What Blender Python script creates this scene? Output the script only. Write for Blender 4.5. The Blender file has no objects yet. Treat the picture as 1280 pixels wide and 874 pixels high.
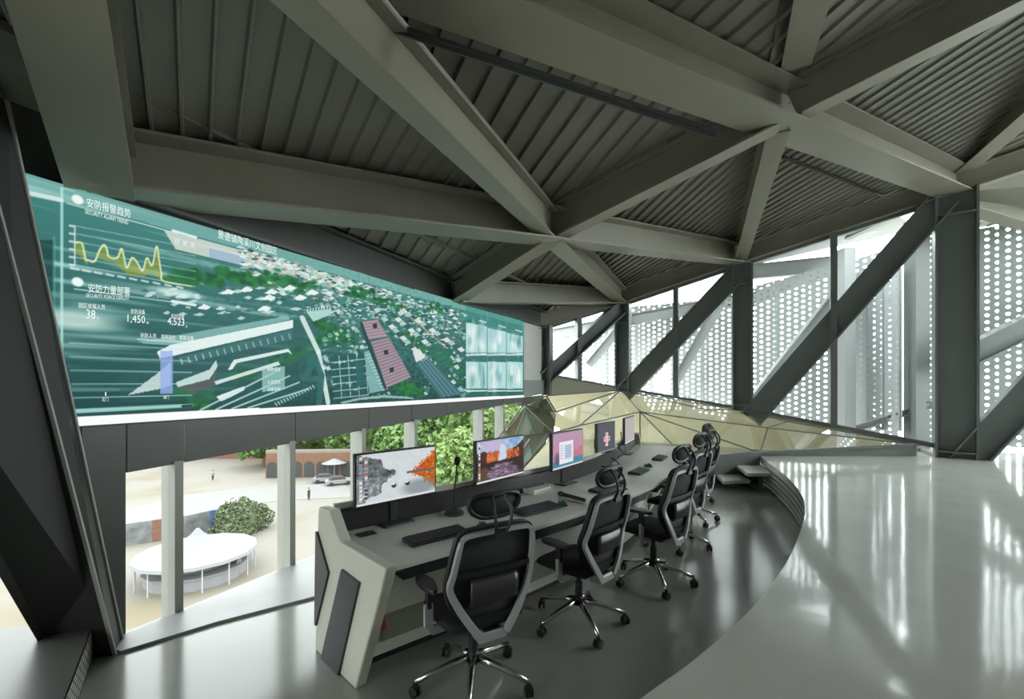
import bpy, bmesh, math, random
import numpy as np
from mathutils import Vector as V, Matrix

# ------------------------------------------------------------------ camera, sky, exposure
sc = bpy.context.scene
COL = sc.collection
F, CX, CY, EYE = 570.0, 640.0, 480.0, 1.75          # focal length in pixels, horizon, eye height (frame 1280 x 874)
cam_data = bpy.data.cameras.new('camera')
cam_data.sensor_width = 36.0
cam_data.lens = 36.0 * F / 1280.0
cam_data.shift_y = (CY - 437.0) / 1280.0
cam_data.clip_start = 0.05
cam_data.clip_end = 600
cam = bpy.data.objects.new('camera', cam_data)
cam.location = (0, 0, EYE)
cam.rotation_euler = (math.pi / 2, 0, 0)
COL.objects.link(cam)
sc.camera = cam

SKY = 12.5
world = bpy.data.worlds.new('sky')
sc.world = world
world.use_nodes = True
wn = world.node_tree.nodes
wl = world.node_tree.links
bg = wn['Background']
tc = wn.new('ShaderNodeTexCoord')
sep = wn.new('ShaderNodeSeparateXYZ')
ramp = wn.new('ShaderNodeValToRGB')
ramp.color_ramp.elements[0].position = 0.45
ramp.color_ramp.elements[0].color = (0.55, 0.56, 0.54, 1)
ramp.color_ramp.elements[1].position = 0.62
ramp.color_ramp.elements[1].color = (0.93, 0.98, 1.0, 1)
mr = wn.new('ShaderNodeMapRange')
mr.inputs['From Min'].default_value = -1
mr.inputs['From Max'].default_value = 1
wl.new(tc.outputs['Generated'], sep.inputs[0])
wl.new(sep.outputs['Z'], mr.inputs['Value'])
wl.new(mr.outputs[0], ramp.inputs[0])
wl.new(ramp.outputs[0], bg.inputs['Color'])
bg.inputs['Strength'].default_value = SKY

sc.view_settings.view_transform = 'Standard'
sc.view_settings.look = 'None'
sc.view_settings.gamma = 1
sc.view_settings.use_curve_mapping = False
sc.view_settings.exposure = 0.0
sc.cycles.max_bounces = 10
sc.cycles.diffuse_bounces = 5
sc.cycles.glossy_bounces = 4
sc.cycles.transparent_max_bounces = 16
sc.cycles.use_denoising = True
random.seed(7)
rng = np.random.default_rng(11)

# ------------------------------------------------------------------ helpers
def srgb(c):
    out = []
    for v in c[:3]:
        v = v / 255.0
        out.append(v / 12.92 if v <= 0.04045 else ((v + 0.055) / 1.055) ** 2.4)
    return tuple(out)

def at(x, y, d):
    """point seen at photo pixel x, y when it stands d metres in front of the lens"""
    return V(((x - CX) / F * d, d, EYE - (y - CY) / F * d))

def on_z(x, y, z):
    return at(x, y, F * (EYE - z) / (y - CY))

def ray_plane(x, y, p, n):
    o = V((0, 0, EYE)); r = V(((x - CX) / F, 1, (CY - y) / F))
    return o + r * ((p - o).dot(n) / r.dot(n))

def new_mat(name):
    m = bpy.data.materials.new(name); m.use_nodes = True
    return m, m.node_tree.nodes, m.node_tree.links

def mat(name, col, rough=0.5, metal=0.0, spec=0.5, coat=0.0, noise=0.0, nscale=4.0, rnoise=0.0, bump=0.0, stretch=None):
    m, n, l = new_mat(name)
    b = n['Principled BSDF']
    b.inputs['Base Color'].default_value = (*col, 1)
    b.inputs['Roughness'].default_value = rough
    b.inputs['Metallic'].default_value = metal
    b.inputs['Specular IOR Level'].default_value = spec
    b.inputs['Coat Weight'].default_value = coat
    if noise or rnoise or bump:
        t = n.new('ShaderNodeTexCoord')
        mp = n.new('ShaderNodeMapping')
        if stretch: mp.inputs['Scale'].default_value = stretch
        nz = n.new('ShaderNodeTexNoise')
        nz.inputs['Scale'].default_value = nscale
        nz.inputs['Detail'].default_value = 6
        l.new(t.outputs['Object'], mp.inputs[0]); l.new(mp.outputs[0], nz.inputs['Vector'])
        if noise:
            cr = n.new('ShaderNodeValToRGB')
            cr.color_ramp.elements[0].position = 0.2
            cr.color_ramp.elements[1].position = 0.8
            cr.color_ramp.elements[0].color = (*[c * (1 - noise) for c in col], 1)
            cr.color_ramp.elements[1].color = (*[min(1, c * (1 + noise)) for c in col], 1)
            l.new(nz.outputs['Fac'], cr.inputs[0]); l.new(cr.outputs[0], b.inputs['Base Color'])
        if rnoise:
            r = n.new('ShaderNodeMapRange')
            r.inputs['To Min'].default_value = max(0.02, rough - rnoise)
            r.inputs['To Max'].default_value = rough + rnoise
            r.inputs['From Min'].default_value = 0.15; r.inputs['From Max'].default_value = 0.85
            l.new(nz.outputs['Fac'], r.inputs['Value']); l.new(r.outputs[0], b.inputs['Roughness'])
        if bump:
            bp = n.new('ShaderNodeBump'); bp.inputs['Strength'].default_value = bump; bp.inputs['Distance'].default_value = 0.01
            l.new(nz.outputs['Fac'], bp.inputs['Height']); l.new(bp.outputs[0], b.inputs['Normal'])
    return m

def glass_mat(name, tint=(0.93, 0.97, 0.96), refl=1.0, rough=0.0, f0=0.05):
    m, n, l = new_mat(name)
    n.remove(n['Principled BSDF'])
    out = n['Material Output']
    tr = n.new('ShaderNodeBsdfTransparent'); tr.inputs[0].default_value = (*tint, 1)
    gl = n.new('ShaderNodeBsdfGlossy'); gl.inputs['Roughness'].default_value = rough
    gl.inputs['Color'].default_value = (refl, refl, refl, 1)
    ge = n.new('ShaderNodeNewGeometry'); dt = n.new('ShaderNodeVectorMath'); dt.operation = 'DOT_PRODUCT'
    l.new(ge.outputs['Normal'], dt.inputs[0]); l.new(ge.outputs['Incoming'], dt.inputs[1])
    def mth(op, a, b=None):
        q = n.new('ShaderNodeMath'); q.operation = op; l.new(a, q.inputs[0])
        if b is not None: q.inputs[1].default_value = b
        return q.outputs[0]
    c_ = mth('ABSOLUTE', dt.outputs['Value'])
    inv = n.new('ShaderNodeMath'); inv.operation = 'SUBTRACT'; inv.inputs[0].default_value = 1.0; l.new(c_, inv.inputs[1])
    fr = mth('ADD', mth('MULTIPLY', mth('POWER', inv.outputs[0], 5.0), 1.0 - f0), f0)     # Schlick reflectance, the same from both sides
    mx = n.new('ShaderNodeMixShader')
    l.new(fr, mx.inputs[0]); l.new(tr.outputs[0], mx.inputs[1]); l.new(gl.outputs[0], mx.inputs[2])
    l.new(mx.outputs[0], out.inputs[0])
    return m

def perforated_mat(name, col, pitch=0.155, radius=0.235, vs=0.9):
    m, n, l = new_mat(name)
    b = n['Principled BSDF']
    b.inputs['Base Color'].default_value = (*col, 1); b.inputs['Roughness'].default_value = 0.45
    out = n['Material Output']
    t = n.new('ShaderNodeTexCoord'); s = n.new('ShaderNodeSeparateXYZ')
    l.new(t.outputs['UV'], s.inputs[0])
    def math_(op, a, bb=None):
        q = n.new('ShaderNodeMath'); q.operation = op
        for i, v in enumerate((a, bb)):
            if v is None: continue
            if isinstance(v, (int, float)): q.inputs[i].default_value = v
            else: l.new(v, q.inputs[i])
        return q.outputs[0]
    u = math_('DIVIDE', s.outputs['X'], pitch); v = math_('DIVIDE', s.outputs['Y'], pitch * vs)
    def cell(off):
        fu = math_('SUBTRACT', math_('FRACT', math_('ADD', math_('MULTIPLY', u, 0.5), off + 100)), 0.5)
        fv = math_('SUBTRACT', math_('FRACT', math_('ADD', v, off + 100)), 0.5)
        fu = math_('MULTIPLY', fu, 2.0)
        d = math_('SQRT', math_('ADD', math_('MULTIPLY', fu, fu), math_('MULTIPLY', fv, fv)))
        return math_('LESS_THAN', d, radius)
    hole = math_('MAXIMUM', cell(0.0), cell(0.5))
    tr = n.new('ShaderNodeBsdfTransparent')
    mx = n.new('ShaderNodeMixShader')
    l.new(hole, mx.inputs[0]); l.new(b.outputs[0], mx.inputs[1]); l.new(tr.outputs[0], mx.inputs[2])
    l.new(mx.outputs[0], out.inputs[0])
    return m

def display_mat(name, strength=1.0):
    m, n, l = new_mat(name)
    b = n['Principled BSDF']
    a = n.new('ShaderNodeVertexColor'); a.layer_name = 'picture'
    b.inputs['Base Color'].default_value = (0.01, 0.01, 0.01, 1); b.inputs['Roughness'].default_value = 0.45; b.inputs['Specular IOR Level'].default_value = 0.12
    l.new(a.outputs['Color'], b.inputs['Emission Color'])
    b.inputs['Emission Strength'].default_value = strength
    return m

def emit_mat(name, col, strength=1.0):
    m, n, l = new_mat(name)
    b = n['Principled BSDF']
    b.inputs['Base Color'].default_value = (0.01, 0.01, 0.01, 1)
    b.inputs['Emission Color'].default_value = (*col, 1); b.inputs['Emission Strength'].default_value = strength
    return m

class MB:
    """collects shapes and links them as ONE mesh object"""
    def __init__(s): s.v = []; s.f = []; s.uv = None
    def add(s, vs, fs):
        o = len(s.v); s.v += [V(p) for p in vs]; s.f += [[i + o for i in f] for f in fs]; return s
    def hexa(s, p):
        return s.add(p, [(0, 3, 2, 1), (4, 5, 6, 7), (0, 1, 5, 4), (1, 2, 6, 5), (2, 3, 7, 6), (3, 0, 4, 7)])
    def box(s, c, size, X=V((1, 0, 0)), Y=V((0, 1, 0)), Z=V((0, 0, 1))):
        c = V(c); a, b, d = X * size[0] / 2, Y * size[1] / 2, Z * size[2] / 2
        return s.hexa([c - a - b - d, c + a - b - d, c + a + b - d, c - a + b - d, c - a - b + d, c + a - b + d, c + a + b + d, c - a + b + d])
    def prism(s, pts, off):
        """polygon pts (3-D) swept by vector off"""
        n = len(pts); off = V(off); P = [V(p) for p in pts]
        vs = P + [p + off for p in P]
        fs = [list(range(n))[::-1], list(range(n, 2 * n))] + [[i, (i + 1) % n, n + (i + 1) % n, n + i] for i in range(n)]
        return s.add(vs, fs)
    def bar(s, a, b, w, h, up=V((0, 0, 1)), lift=0.0):
        a, b = V(a), V(b); u = (b - a).normalized()
        sd = u.cross(up)
        sd = sd.normalized() if sd.length > 1e-5 else V((1, 0, 0))
        n = sd.cross(u).normalized()
        return s.box((a + b) / 2 + n * lift, ((b - a).length, w, h), u, sd, n)
    def tube(s, pts, r, seg=10, closed=False, cap=True):
        pts = [V(p) for p in pts]; n = len(pts)
        rs = r if isinstance(r, (list, tuple)) else [r] * n
        rings = []; prev = None
        for i, p in enumerate(pts):
            if closed: t = pts[(i + 1) % n] - pts[i - 1]
            else: t = pts[min(i + 1, n - 1)] - pts[max(i - 1, 0)]
            t.normalize()
            if prev is None:
                a = V((0, 0, 1)) if abs(t.z) < 0.9 else V((1, 0, 0))
                x = t.cross(a).normalized()
            else:
                x = (prev - t * prev.dot(t)).normalized()
            prev = x; y = t.cross(x)
            rings.append([p + (x * math.cos(2 * math.pi * k / seg) + y * math.sin(2 * math.pi * k / seg)) * rs[i] for k in range(seg)])
        o = len(s.v); fs = []
        m = n if closed else n - 1
        for i in range(m):
            j = (i + 1) % n
            for k in range(seg):
                k2 = (k + 1) % seg
                fs.append((i * seg + k, i * seg + k2, j * seg + k2, j * seg + k))
        if cap and not closed:
            fs.append(tuple(range(seg))[::-1]); fs.append(tuple((n - 1) * seg + k for k in range(seg)))
        return s.add([p for ring in rings for p in ring], fs)
    def lathe(s, prof, c=(0, 0, 0), axis=V((0, 0, 1)), seg=20):
        c = V(c); a = axis.normalized()
        x = a.orthogonal().normalized(); y = a.cross(x)
        vs = []; fs = []
        for r, h in prof:
            for k in range(seg):
                t = 2 * math.pi * k / seg
                vs.append(c + a * h + (x * math.cos(t) + y * math.sin(t)) * r)
        for i in range(len(prof) - 1):
            for k in range(seg):
                k2 = (k + 1) % seg
                fs.append((i * seg + k, i * seg + k2, (i + 1) * seg + k2, (i + 1) * seg + k))
        fs.append(tuple(range(seg))[::-1]); fs.append(tuple((len(prof) - 1) * seg + k for k in range(seg)))
        return s.add(vs, fs)
    def sweep(s, pts, w, h, ups=None, closed=False):
        """rectangular section w (sideways) x h (along up) along a path"""
        pts = [V(p) for p in pts]; n = len(pts); vs = []; fs = []
        ws = w if isinstance(w, (list, tuple)) else [w] * n
        for i, p in enumerate(pts):
            t = (pts[(i + 1) % n] - pts[i - 1]) if closed else (pts[min(i + 1, n - 1)] - pts[max(i - 1, 0)])
            t.normalize(); up = ups[i] if isinstance(ups, list) else (ups or V((0, 0, 1)))
            sd = t.cross(up).normalized(); u = sd.cross(t).normalized()
            for a, b in ((-1, -1), (1, -1), (1, 1), (-1, 1)):
                vs.append(p + sd * a * ws[i] / 2 + u * b * h / 2)
        m = n if closed else n - 1
        for i in range(m):
            j = (i + 1) % n
            for k in range(4):
                fs.append((i * 4 + k, i * 4 + (k + 1) % 4, j * 4 + (k + 1) % 4, j * 4 + k))
        if not closed: fs += [(3, 2, 1, 0), tuple((n - 1) * 4 + k for k in range(4))]
        return s.add(vs, fs)
    def build(s, name, material, parent=None, bevel=0.0, smooth=False, origin=None, subsurf=0, local=False):
        """vertices are world coordinates unless local; the object's origin goes to the bottom centre"""
        me = bpy.data.meshes.new(name)
        if local: o = V((0, 0, 0))
        elif parent is not None: o = wloc(parent)
        elif origin is not None: o = V(origin)
        else:
            o = V(((min(p.x for p in s.v) + max(p.x for p in s.v)) / 2, (min(p.y for p in s.v) + max(p.y for p in s.v)) / 2, min(p.z for p in s.v)))
        me.from_pydata([tuple(p - o) for p in s.v], [], s.f)
        if s.uv is not None:
            ul = me.uv_layers.new(name='UVMap')
            for poly in me.polygons:
                for li in poly.loop_indices:
                    ul.data[li].uv = s.uv[me.loops[li].vertex_index]
        bm = bmesh.new(); bm.from_mesh(me); bmesh.ops.recalc_face_normals(bm, faces=bm.faces); bm.to_mesh(me); bm.free()
        me.materials.append(material)
        ob = bpy.data.objects.new(name, me); COL.objects.link(ob)
        if parent is not None: ob.parent = parent
        elif not local: ob.location = o
        if bevel:
            md = ob.modifiers.new('bevel', 'BEVEL'); md.width = bevel; md.segments = 2; md.limit_method = 'ANGLE'
        if subsurf:
            md = ob.modifiers.new('sub', 'SUBSURF'); md.levels = subsurf; md.render_levels = subsurf
        if smooth:
            me.shade_smooth()
        return ob

def wloc(o):
    p = V(o.location)
    while o.parent is not None:
        o = o.parent; p += V(o.location)
    return p

def tag(o, label=None, cat=None, group=None, kind=None):
    if label: o['label'] = label
    if cat: o['category'] = cat
    if group: o['group'] = group
    if kind: o['kind'] = kind
    return o

def thing(name, label, cat, loc=(0, 0, 0), rz=0.0, group=None, kind=None):
    o = bpy.data.objects.new(name, None); COL.objects.link(o)
    o.location = loc; o.rotation_euler = (0, 0, rz); o.empty_display_size = 0.1
    return tag(o, label, cat, group, kind)

def structure(name, loc=(0, 0, 0)):
    o = bpy.data.objects.new(name, None); COL.objects.link(o); o.location = loc; o['kind'] = 'structure'
    return o

def copy_tree(o, parent=None):
    c = o.copy(); COL.objects.link(c)
    if parent is not None: c.parent = parent
    for ch in list(o.children): copy_tree(ch, c)
    return c

def spline(pts, n=12):
    pts = [V(p) for p in pts]; out = []
    P = [pts[0] * 2 - pts[1]] + pts + [pts[-1] * 2 - pts[-2]]
    for i in range(1, len(P) - 2):
        for k in range(n):
            t = k / n
            out.append(0.5 * ((2 * P[i]) + (P[i + 1] - P[i - 1]) * t + (2 * P[i - 1] - 5 * P[i] + 4 * P[i + 1] - P[i + 2]) * t * t + (3 * P[i] - P[i - 1] - 3 * P[i + 1] + P[i + 2]) * t ** 3))
    out.append(pts[-1]); return out

class Canvas:
    """a picture drawn in code, shown by a lit display (rows run downwards)"""
    def __init__(s, w, h, col=(0, 0, 0), fn=None):
        s.w, s.h = w, h; s.a = np.ones((h, w, 3), np.float32) * np.array(col, np.float32); s.fn = fn
        s.yy, s.xx = np.mgrid[0:h, 0:w].astype(np.float32)
    def pts(s, pts): return [s.fn(*p) if s.fn else p for p in pts]
    def poly(s, pts, col, alpha=1.0):
        P = s.pts(pts)
        x0 = max(0, int(min(p[0] for p in P)) - 1); x1 = min(s.w, int(max(p[0] for p in P)) + 2)
        y0 = max(0, int(min(p[1] for p in P)) - 1); y1 = min(s.h, int(max(p[1] for p in P)) + 2)
        if x1 <= x0 or y1 <= y0: return
        X = s.xx[y0:y1, x0:x1]; Y = s.yy[y0:y1, x0:x1]; ins = np.zeros(X.shape, bool); n = len(P)
        for i in range(n):
            ax, ay = P[i]; bx, by = P[(i + 1) % n]
            if ay == by: continue
            c = ((ay > Y) != (by > Y)) & (X < (bx - ax) * (Y - ay) / (by - ay) + ax); ins ^= c
        s.mix(np.s_[y0:y1, x0:x1], ins * alpha, col)
    def mix(s, sl, al, col):
        al = al[..., None].astype(np.float32); s.a[sl] = s.a[sl] * (1 - al) + np.array(col, np.float32) * al
    def line(s, a, b, w, col, alpha=1.0):
        (ax, ay), (bx, by) = s.pts([a, b])
        x0 = max(0, int(min(ax, bx) - w - 1)); x1 = min(s.w, int(max(ax, bx) + w + 2)); y0 = max(0, int(min(ay, by) - w - 1)); y1 = min(s.h, int(max(ay, by) + w + 2))
        if x1 <= x0 or y1 <= y0: return
        X = s.xx[y0:y1, x0:x1]; Y = s.yy[y0:y1, x0:x1]
        d = max(1e-6, (bx - ax) ** 2 + (by - ay) ** 2); t = np.clip(((X - ax) * (bx - ax) + (Y - ay) * (by - ay)) / d, 0, 1)
        r = np.hypot(X - ax - t * (bx - ax), Y - ay - t * (by - ay))
        s.mix(np.s_[y0:y1, x0:x1], np.clip(w / 2 + 0.5 - r, 0, 1) * alpha, col)
    def blob(s, c, rx, ry, col, alpha=1.0, soft=0.4):
        cx, cy = s.pts([c])[0]
        x0 = max(0, int(cx - rx * 1.5)); x1 = min(s.w, int(cx + rx * 1.5) + 1); y0 = max(0, int(cy - ry * 1.5)); y1 = min(s.h, int(cy + ry * 1.5) + 1)
        if x1 <= x0 or y1 <= y0: return
        X = s.xx[y0:y1, x0:x1]; Y = s.yy[y0:y1, x0:x1]
        r = np.hypot((X - cx) / rx, (Y - cy) / ry)
        s.mix(np.s_[y0:y1, x0:x1], np.clip((1 + soft / 2 - r) / soft, 0, 1) * alpha, col)
    def mesh(s, name, w, h):
        """a plane w x h in local x, z with its front at -y, one vertex per picture point"""
        xs = (np.arange(s.w) / (s.w - 1) - 0.5) * w; zs = (1 - np.arange(s.h) / (s.h - 1)) * h
        co = np.zeros((s.h, s.w, 3), np.float32); co[..., 0] = xs[None, :]; co[..., 2] = zs[:, None]
        idx = np.arange(s.h * s.w).reshape(s.h, s.w)
        q = np.stack([idx[1:, :-1], idx[1:, 1:], idx[:-1, 1:], idx[:-1, :-1]], -1).reshape(-1, 4)
        me = bpy.data.meshes.new(name)
        me.vertices.add(s.h * s.w); me.vertices.foreach_set('co', co.ravel())
        me.loops.add(q.size); me.loops.foreach_set('vertex_index', q.ravel().astype(np.int32))
        me.polygons.add(len(q)); me.polygons.foreach_set('loop_start', np.arange(0, q.size, 4, dtype=np.int32))
        me.update(calc_edges=True); me.validate()
        a = np.clip(s.a, 0, 255) / 255.0; lin = np.where(a <= 0.04045, a / 12.92, ((a + 0.055) / 1.055) ** 2.4)
        at_ = me.color_attributes.new('picture', 'FLOAT_COLOR', 'POINT')
        at_.data.foreach_set('color', np.concatenate([lin, np.ones((s.h, s.w, 1))], -1).astype(np.float32).ravel())
        return me

def smooth_noise(h, w, sy, sx):
    a = rng.random((int(h / sy) + 3, int(w / sx) + 3)).astype(np.float32)
    y = np.arange(h) / sy; x = np.arange(w) / sx
    yi = y.astype(int); xi = x.astype(int); fy = (y - yi)[:, None]; fx = (x - xi)[None, :]
    fy = fy * fy * (3 - 2 * fy); fx = fx * fx * (3 - 2 * fx)
    return (a[yi][:, xi] * (1 - fy) + a[yi + 1][:, xi] * fy) * (1 - fx) + (a[yi][:, xi + 1] * (1 - fy) + a[yi + 1][:, xi + 1] * fy) * fx

# ------------------------------------------------------------------ materials
M = {}
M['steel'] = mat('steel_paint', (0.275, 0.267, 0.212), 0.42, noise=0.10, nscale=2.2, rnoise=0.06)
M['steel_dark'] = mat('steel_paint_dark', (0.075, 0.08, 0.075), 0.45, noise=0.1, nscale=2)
M['post'] = mat('post_paint', (0.022, 0.023, 0.021), 0.5, noise=0.1, nscale=2)
M['column'] = mat('column_paint', (0.17, 0.19, 0.18), 0.42, noise=0.08, nscale=2)
M['deck'] = mat('roof_deck', (0.205, 0.202, 0.168), 0.42, noise=0.12, nscale=1.5, rnoise=0.08)
M['floor'] = mat('polished_concrete', (0.24, 0.245, 0.215), 0.16, spec=0.6, noise=0.12, nscale=1.8, rnoise=0.04, bump=0.06)
M['platform'] = mat('polished_screed', (0.53, 0.54, 0.495), 0.085, spec=0.8, noise=0.07, nscale=2.6, rnoise=0.03, bump=0.22)
M['sill'] = mat('sill_concrete', (0.30, 0.305, 0.30), 0.4, noise=0.15, nscale=3)
M['cladding'] = mat('cladding_panel', (0.10, 0.105, 0.10), 0.45, noise=0.06)
M['mullion'] = mat('mullion', (0.35, 0.36, 0.33), 0.45)
M['mullion_dark'] = mat('mullion_dark', (0.16, 0.175, 0.17), 0.45)
M['white'] = mat('white_board', (0.72, 0.72, 0.70), 0.55)
M['glass'] = glass_mat('window_glass')
M['park_glass'] = glass_mat('dimmed_window_glass', (0.44, 0.45, 0.44), 0.2)  # darkened and made less reflective to hold down the park's brightness
M['skylight'] = glass_mat('skylight_glass', (0.82, 0.83, 0.74), 0.85, 0.03, 0.20)
M['perf'] = perforated_mat('perforated_sheet', (0.40, 0.43, 0.43))
M['pale_steel'] = mat('pale_steel', (0.34, 0.36, 0.36), 0.5)
M['pale_floor'] = mat('pale_terrace', (0.20, 0.20, 0.197), 0.5, noise=0.05)
M['under'] = mat('skylight_underlay', (0.30, 0.285, 0.19), 0.7, noise=0.12, nscale=0.9)
M['under_floor'] = mat('skylight_floor', (0.13, 0.125, 0.08), 0.7, noise=0.2, nscale=0.8)
M['desk'] = mat('desk_laminate', (0.55, 0.56, 0.495), 0.4, noise=0.03)
M['desk_end'] = mat('desk_end_paint', (0.62, 0.63, 0.53), 0.4)
M['black'] = mat('black_plastic', (0.012, 0.013, 0.014), 0.45)
M['black_soft'] = mat('black_fabric', (0.010, 0.010, 0.011), 0.9, bump=0.3, nscale=400)
M['mesh'] = mat('black_mesh', (0.022, 0.024, 0.024), 0.7, bump=0.5, nscale=260)
M['graphite'] = mat('graphite_panel', (0.05, 0.05, 0.05), 0.32, metal=0.3)
M['grey_frame'] = mat('grey_frame', (0.42, 0.43, 0.42), 0.38, metal=0.25)
M['alu'] = mat('polished_aluminium', (0.62, 0.62, 0.60), 0.22, metal=1.0)
M['key'] = mat('keyboard_black', (0.02, 0.026, 0.026), 0.5)
M['teal'] = mat('mouse_teal', (0.02, 0.10, 0.09), 0.3)
M['paper'] = mat('paper_white', (0.70, 0.70, 0.66), 0.7)
M['red'] = mat('red_strap', (0.55, 0.06, 0.04), 0.6)
M['inset'] = mat('inset_panel', (0.27, 0.28, 0.22), 0.5)
M['slat'] = mat('riser_slat', (0.33, 0.33, 0.30), 0.4)
M['tread'] = mat('step_tread', (0.62, 0.62, 0.56), 0.4)

# ------------------------------------------------------------------ key points of the building
WD = V((0.437, 0.8995, 0)); WN = V((0.8995, -0.437, 0))           # left wall: direction and inward normal
W0 = V((-2.79, 2.93, 0))
def wall_at(x):
    """distance along the left wall for a photo column x"""
    d = (W0.x - 0.4858 * W0.y) / ((x - CX) / F - 0.4858)
    return (d - W0.y) / WD.y
def wp(t, z, off=0.0):
    p = W0 + WD * t + WN * off; return V((p.x, p.y, z))
def wall_px(x, y):
    """(t, z) on the left wall's face"""
    p = ray_plane(x, y, W0, WN); return (p - W0).dot(WD), p.z

C1 = at(1194, 243, 8.05); C2 = at(925, 330, 9.7); C3 = at(777, 380, 10.8); C4 = at(683, 409, 10.2)
N1 = at(690, 303, 5.9); N2 = at(975, 160, 5.0)
L0 = at(170, 248, 3.15); L1 = at(571, 379, 6.94)
Z = V((0, 0, 1))
DEP = 0.40

# ------------------------------------------------------------------ floors
PZ = 0.45
edge_px = [(950, 570.3), (984.8, 597.5), (1002, 619), (1006, 634.5), (1003, 656), (985, 700), (940, 760), (870, 823), (800, 874)]
edge = [on_z(x, y, PZ) for x, y in edge_px] + [V((-0.35, 1.15, PZ)), V((-1.4, 0.5, PZ)), V((-3.2, -0.2, PZ))]
edge = spline(edge, 6)
platform_poly = edge + [V((-3.2, -3.5, PZ)), V((13.5, -3.5, PZ)), V((13.5, 9.2, PZ)), V((9.6, 9.9, PZ)), V((7.75, 8.22, PZ))]
fb = MB(); fb.prism(platform_poly, (0, 0, -0.06)); platform = fb.build('floor_platform', M['platform']); tag(platform, kind='structure')
fb = MB(); fb.prism([wp(-3.5, 0, 0), wp(7.9, 0, 0), V((5.2, 8.25, 0)), V((5.2, -3.5, 0)), V((-5.5, -3.5, 0))], (0, 0, -0.25))
lower_floor = fb.build('floor', M['floor']); tag(lower_floor, kind='structure')

# slatted curved riser of the platform
riser = structure('trim_1', edge[0])
rb = MB()
base = [V((p.x, p.y, 0)) for p in edge]
nrm = []
for i, p in enumerate(base):
    t = (base[min(i + 1, len(base) - 1)] - base[max(i - 1, 0)]).normalized(); nrm.append(V((-t.y, t.x, 0)))
for i in range(len(base) - 1):
    a, b = base[i] + nrm[i] * 0.09, base[i + 1] + nrm[i + 1] * 0.09
    rb.add([a, b, b + Z * (PZ - 0.06), a + Z * (PZ - 0.06)], [(0, 1, 2, 3)])
rb.build('riser_backing', M['steel_dark'], riser)
for k in range(5):
    z = 0.05 + k * 0.078
    MB().sweep([p + V((0, 0, z)) + n * 0.02 for p, n in zip(base, nrm)], 0.03, 0.048).build('riser_slat', M['slat'], riser)

# two floating step treads up to the platform
def tread(px, z, label):
    q = [on_z(x, y, z) for x, y in px]
    t = thing('step', label, 'step', ((q[0].x + q[2].x) / 2, (q[0].y + q[2].y) / 2, 0), group='steps up to the platform')
    b = MB(); b.prism(q, (0, 0, -0.055)); b.build('tread', M['tread'], t, bevel=0.006)
    c = sum(q, V((0, 0, 0))) / 4
    s = MB(); s.box((c.x + 0.02, c.y - 0.15, (z - 0.05) / 2), (0.05, 0.05, z - 0.05)); s.box((c.x + 0.02, c.y + 0.25, (z - 0.05) / 2), (0.05, 0.05, z - 0.05))
    s.box((c.x + 0.02, c.y + 0.05, 0.01), (0.22, 0.6, 0.02)); s.build('bracket', M['column'], t)
tread([(904, 601.5), (938, 600.5), (921, 590.3), (893, 590.5)], 0.15, 'lower grey step slab beside the last office chair')
tread([(934.2, 591.5), (971.2, 591.5), (950.5, 581.5), (920.6, 581.8)], 0.30, 'upper grey step slab against the curved platform edge')

# ------------------------------------------------------------------ left window wall
TS0, TS1 = wall_at(0), wall_at(655)
def band_z(t):      # underside of the dark cladding band below the big screen
    a, b = wall_at(160), wall_at(650); za, zb = 1.13, 1.385
    return za + (zb - za) * (t - a) / (b - a)
SZ0, SZ1 = 1.478, 3.005
wall = structure('wall_left', wp(0, 0))
joints = [wall_at(x) for x in (103, 160, 233, 371, 463, 516, 560, 604, 630, 655)]
joints = [-4.6, -3.6, -2.6, -1.6, -0.7] + joints
for a, b in zip(joints[:-1], joints[1:]):
    p = MB(); g = 0.006
    p.prism([wp(a + g, band_z(a), -0.02), wp(b - g, band_z(b), -0.02), wp(b - g, SZ0 + 0.05, -0.02), wp(a + g, SZ0 + 0.05, -0.02)], WN * -0.05)
    p.build('cladding_panel', M['cladding'], wall)
p = MB(); ta, tb = wall_at(103), wall_at(160)
p.prism([wp(ta, -0.25, -0.03), wp(tb, -0.25, -0.03), wp(tb, SZ0, -0.03), wp(ta, SZ0, -0.03)], WN * -0.12); p.build('wall_pier', M['cladding'], wall)
# solid wall behind the screen up to the roof edge
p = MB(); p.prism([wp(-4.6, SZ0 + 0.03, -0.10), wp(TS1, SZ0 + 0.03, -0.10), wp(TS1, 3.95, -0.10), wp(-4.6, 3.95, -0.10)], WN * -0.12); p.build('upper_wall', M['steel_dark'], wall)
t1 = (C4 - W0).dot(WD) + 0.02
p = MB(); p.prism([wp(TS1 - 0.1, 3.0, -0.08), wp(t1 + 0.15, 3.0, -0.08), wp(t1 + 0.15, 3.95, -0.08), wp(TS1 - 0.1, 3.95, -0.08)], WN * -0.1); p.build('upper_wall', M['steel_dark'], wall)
p = MB(); p.prism([wp(TS1, 1.83, -0.05), wp(t1, 1.83, -0.05), wp(t1, 3.05, -0.05), wp(TS1, 3.05, -0.05)], WN * -0.1); p.build('white_panel', M['white'], wall)
p = MB(); p.prism([wp(TS1, 1.47, 0.0), wp(t1, 1.55, 0.0), wp(t1, 1.83, 0.0), wp(TS1, 1.83, 0.0)], WN * -0.14); p.build('grey_rail', M['pale_steel'], wall)
p = MB(); p.prism([wp(TS1 - 0.02, 1.30, -0.05), wp(t1, 1.36, -0.05), wp(t1, 1.5, -0.05), wp(TS1 - 0.02, 1.47, -0.05)], WN * -0.1); p.build('dark_panel', M['steel_dark'], wall)

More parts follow.
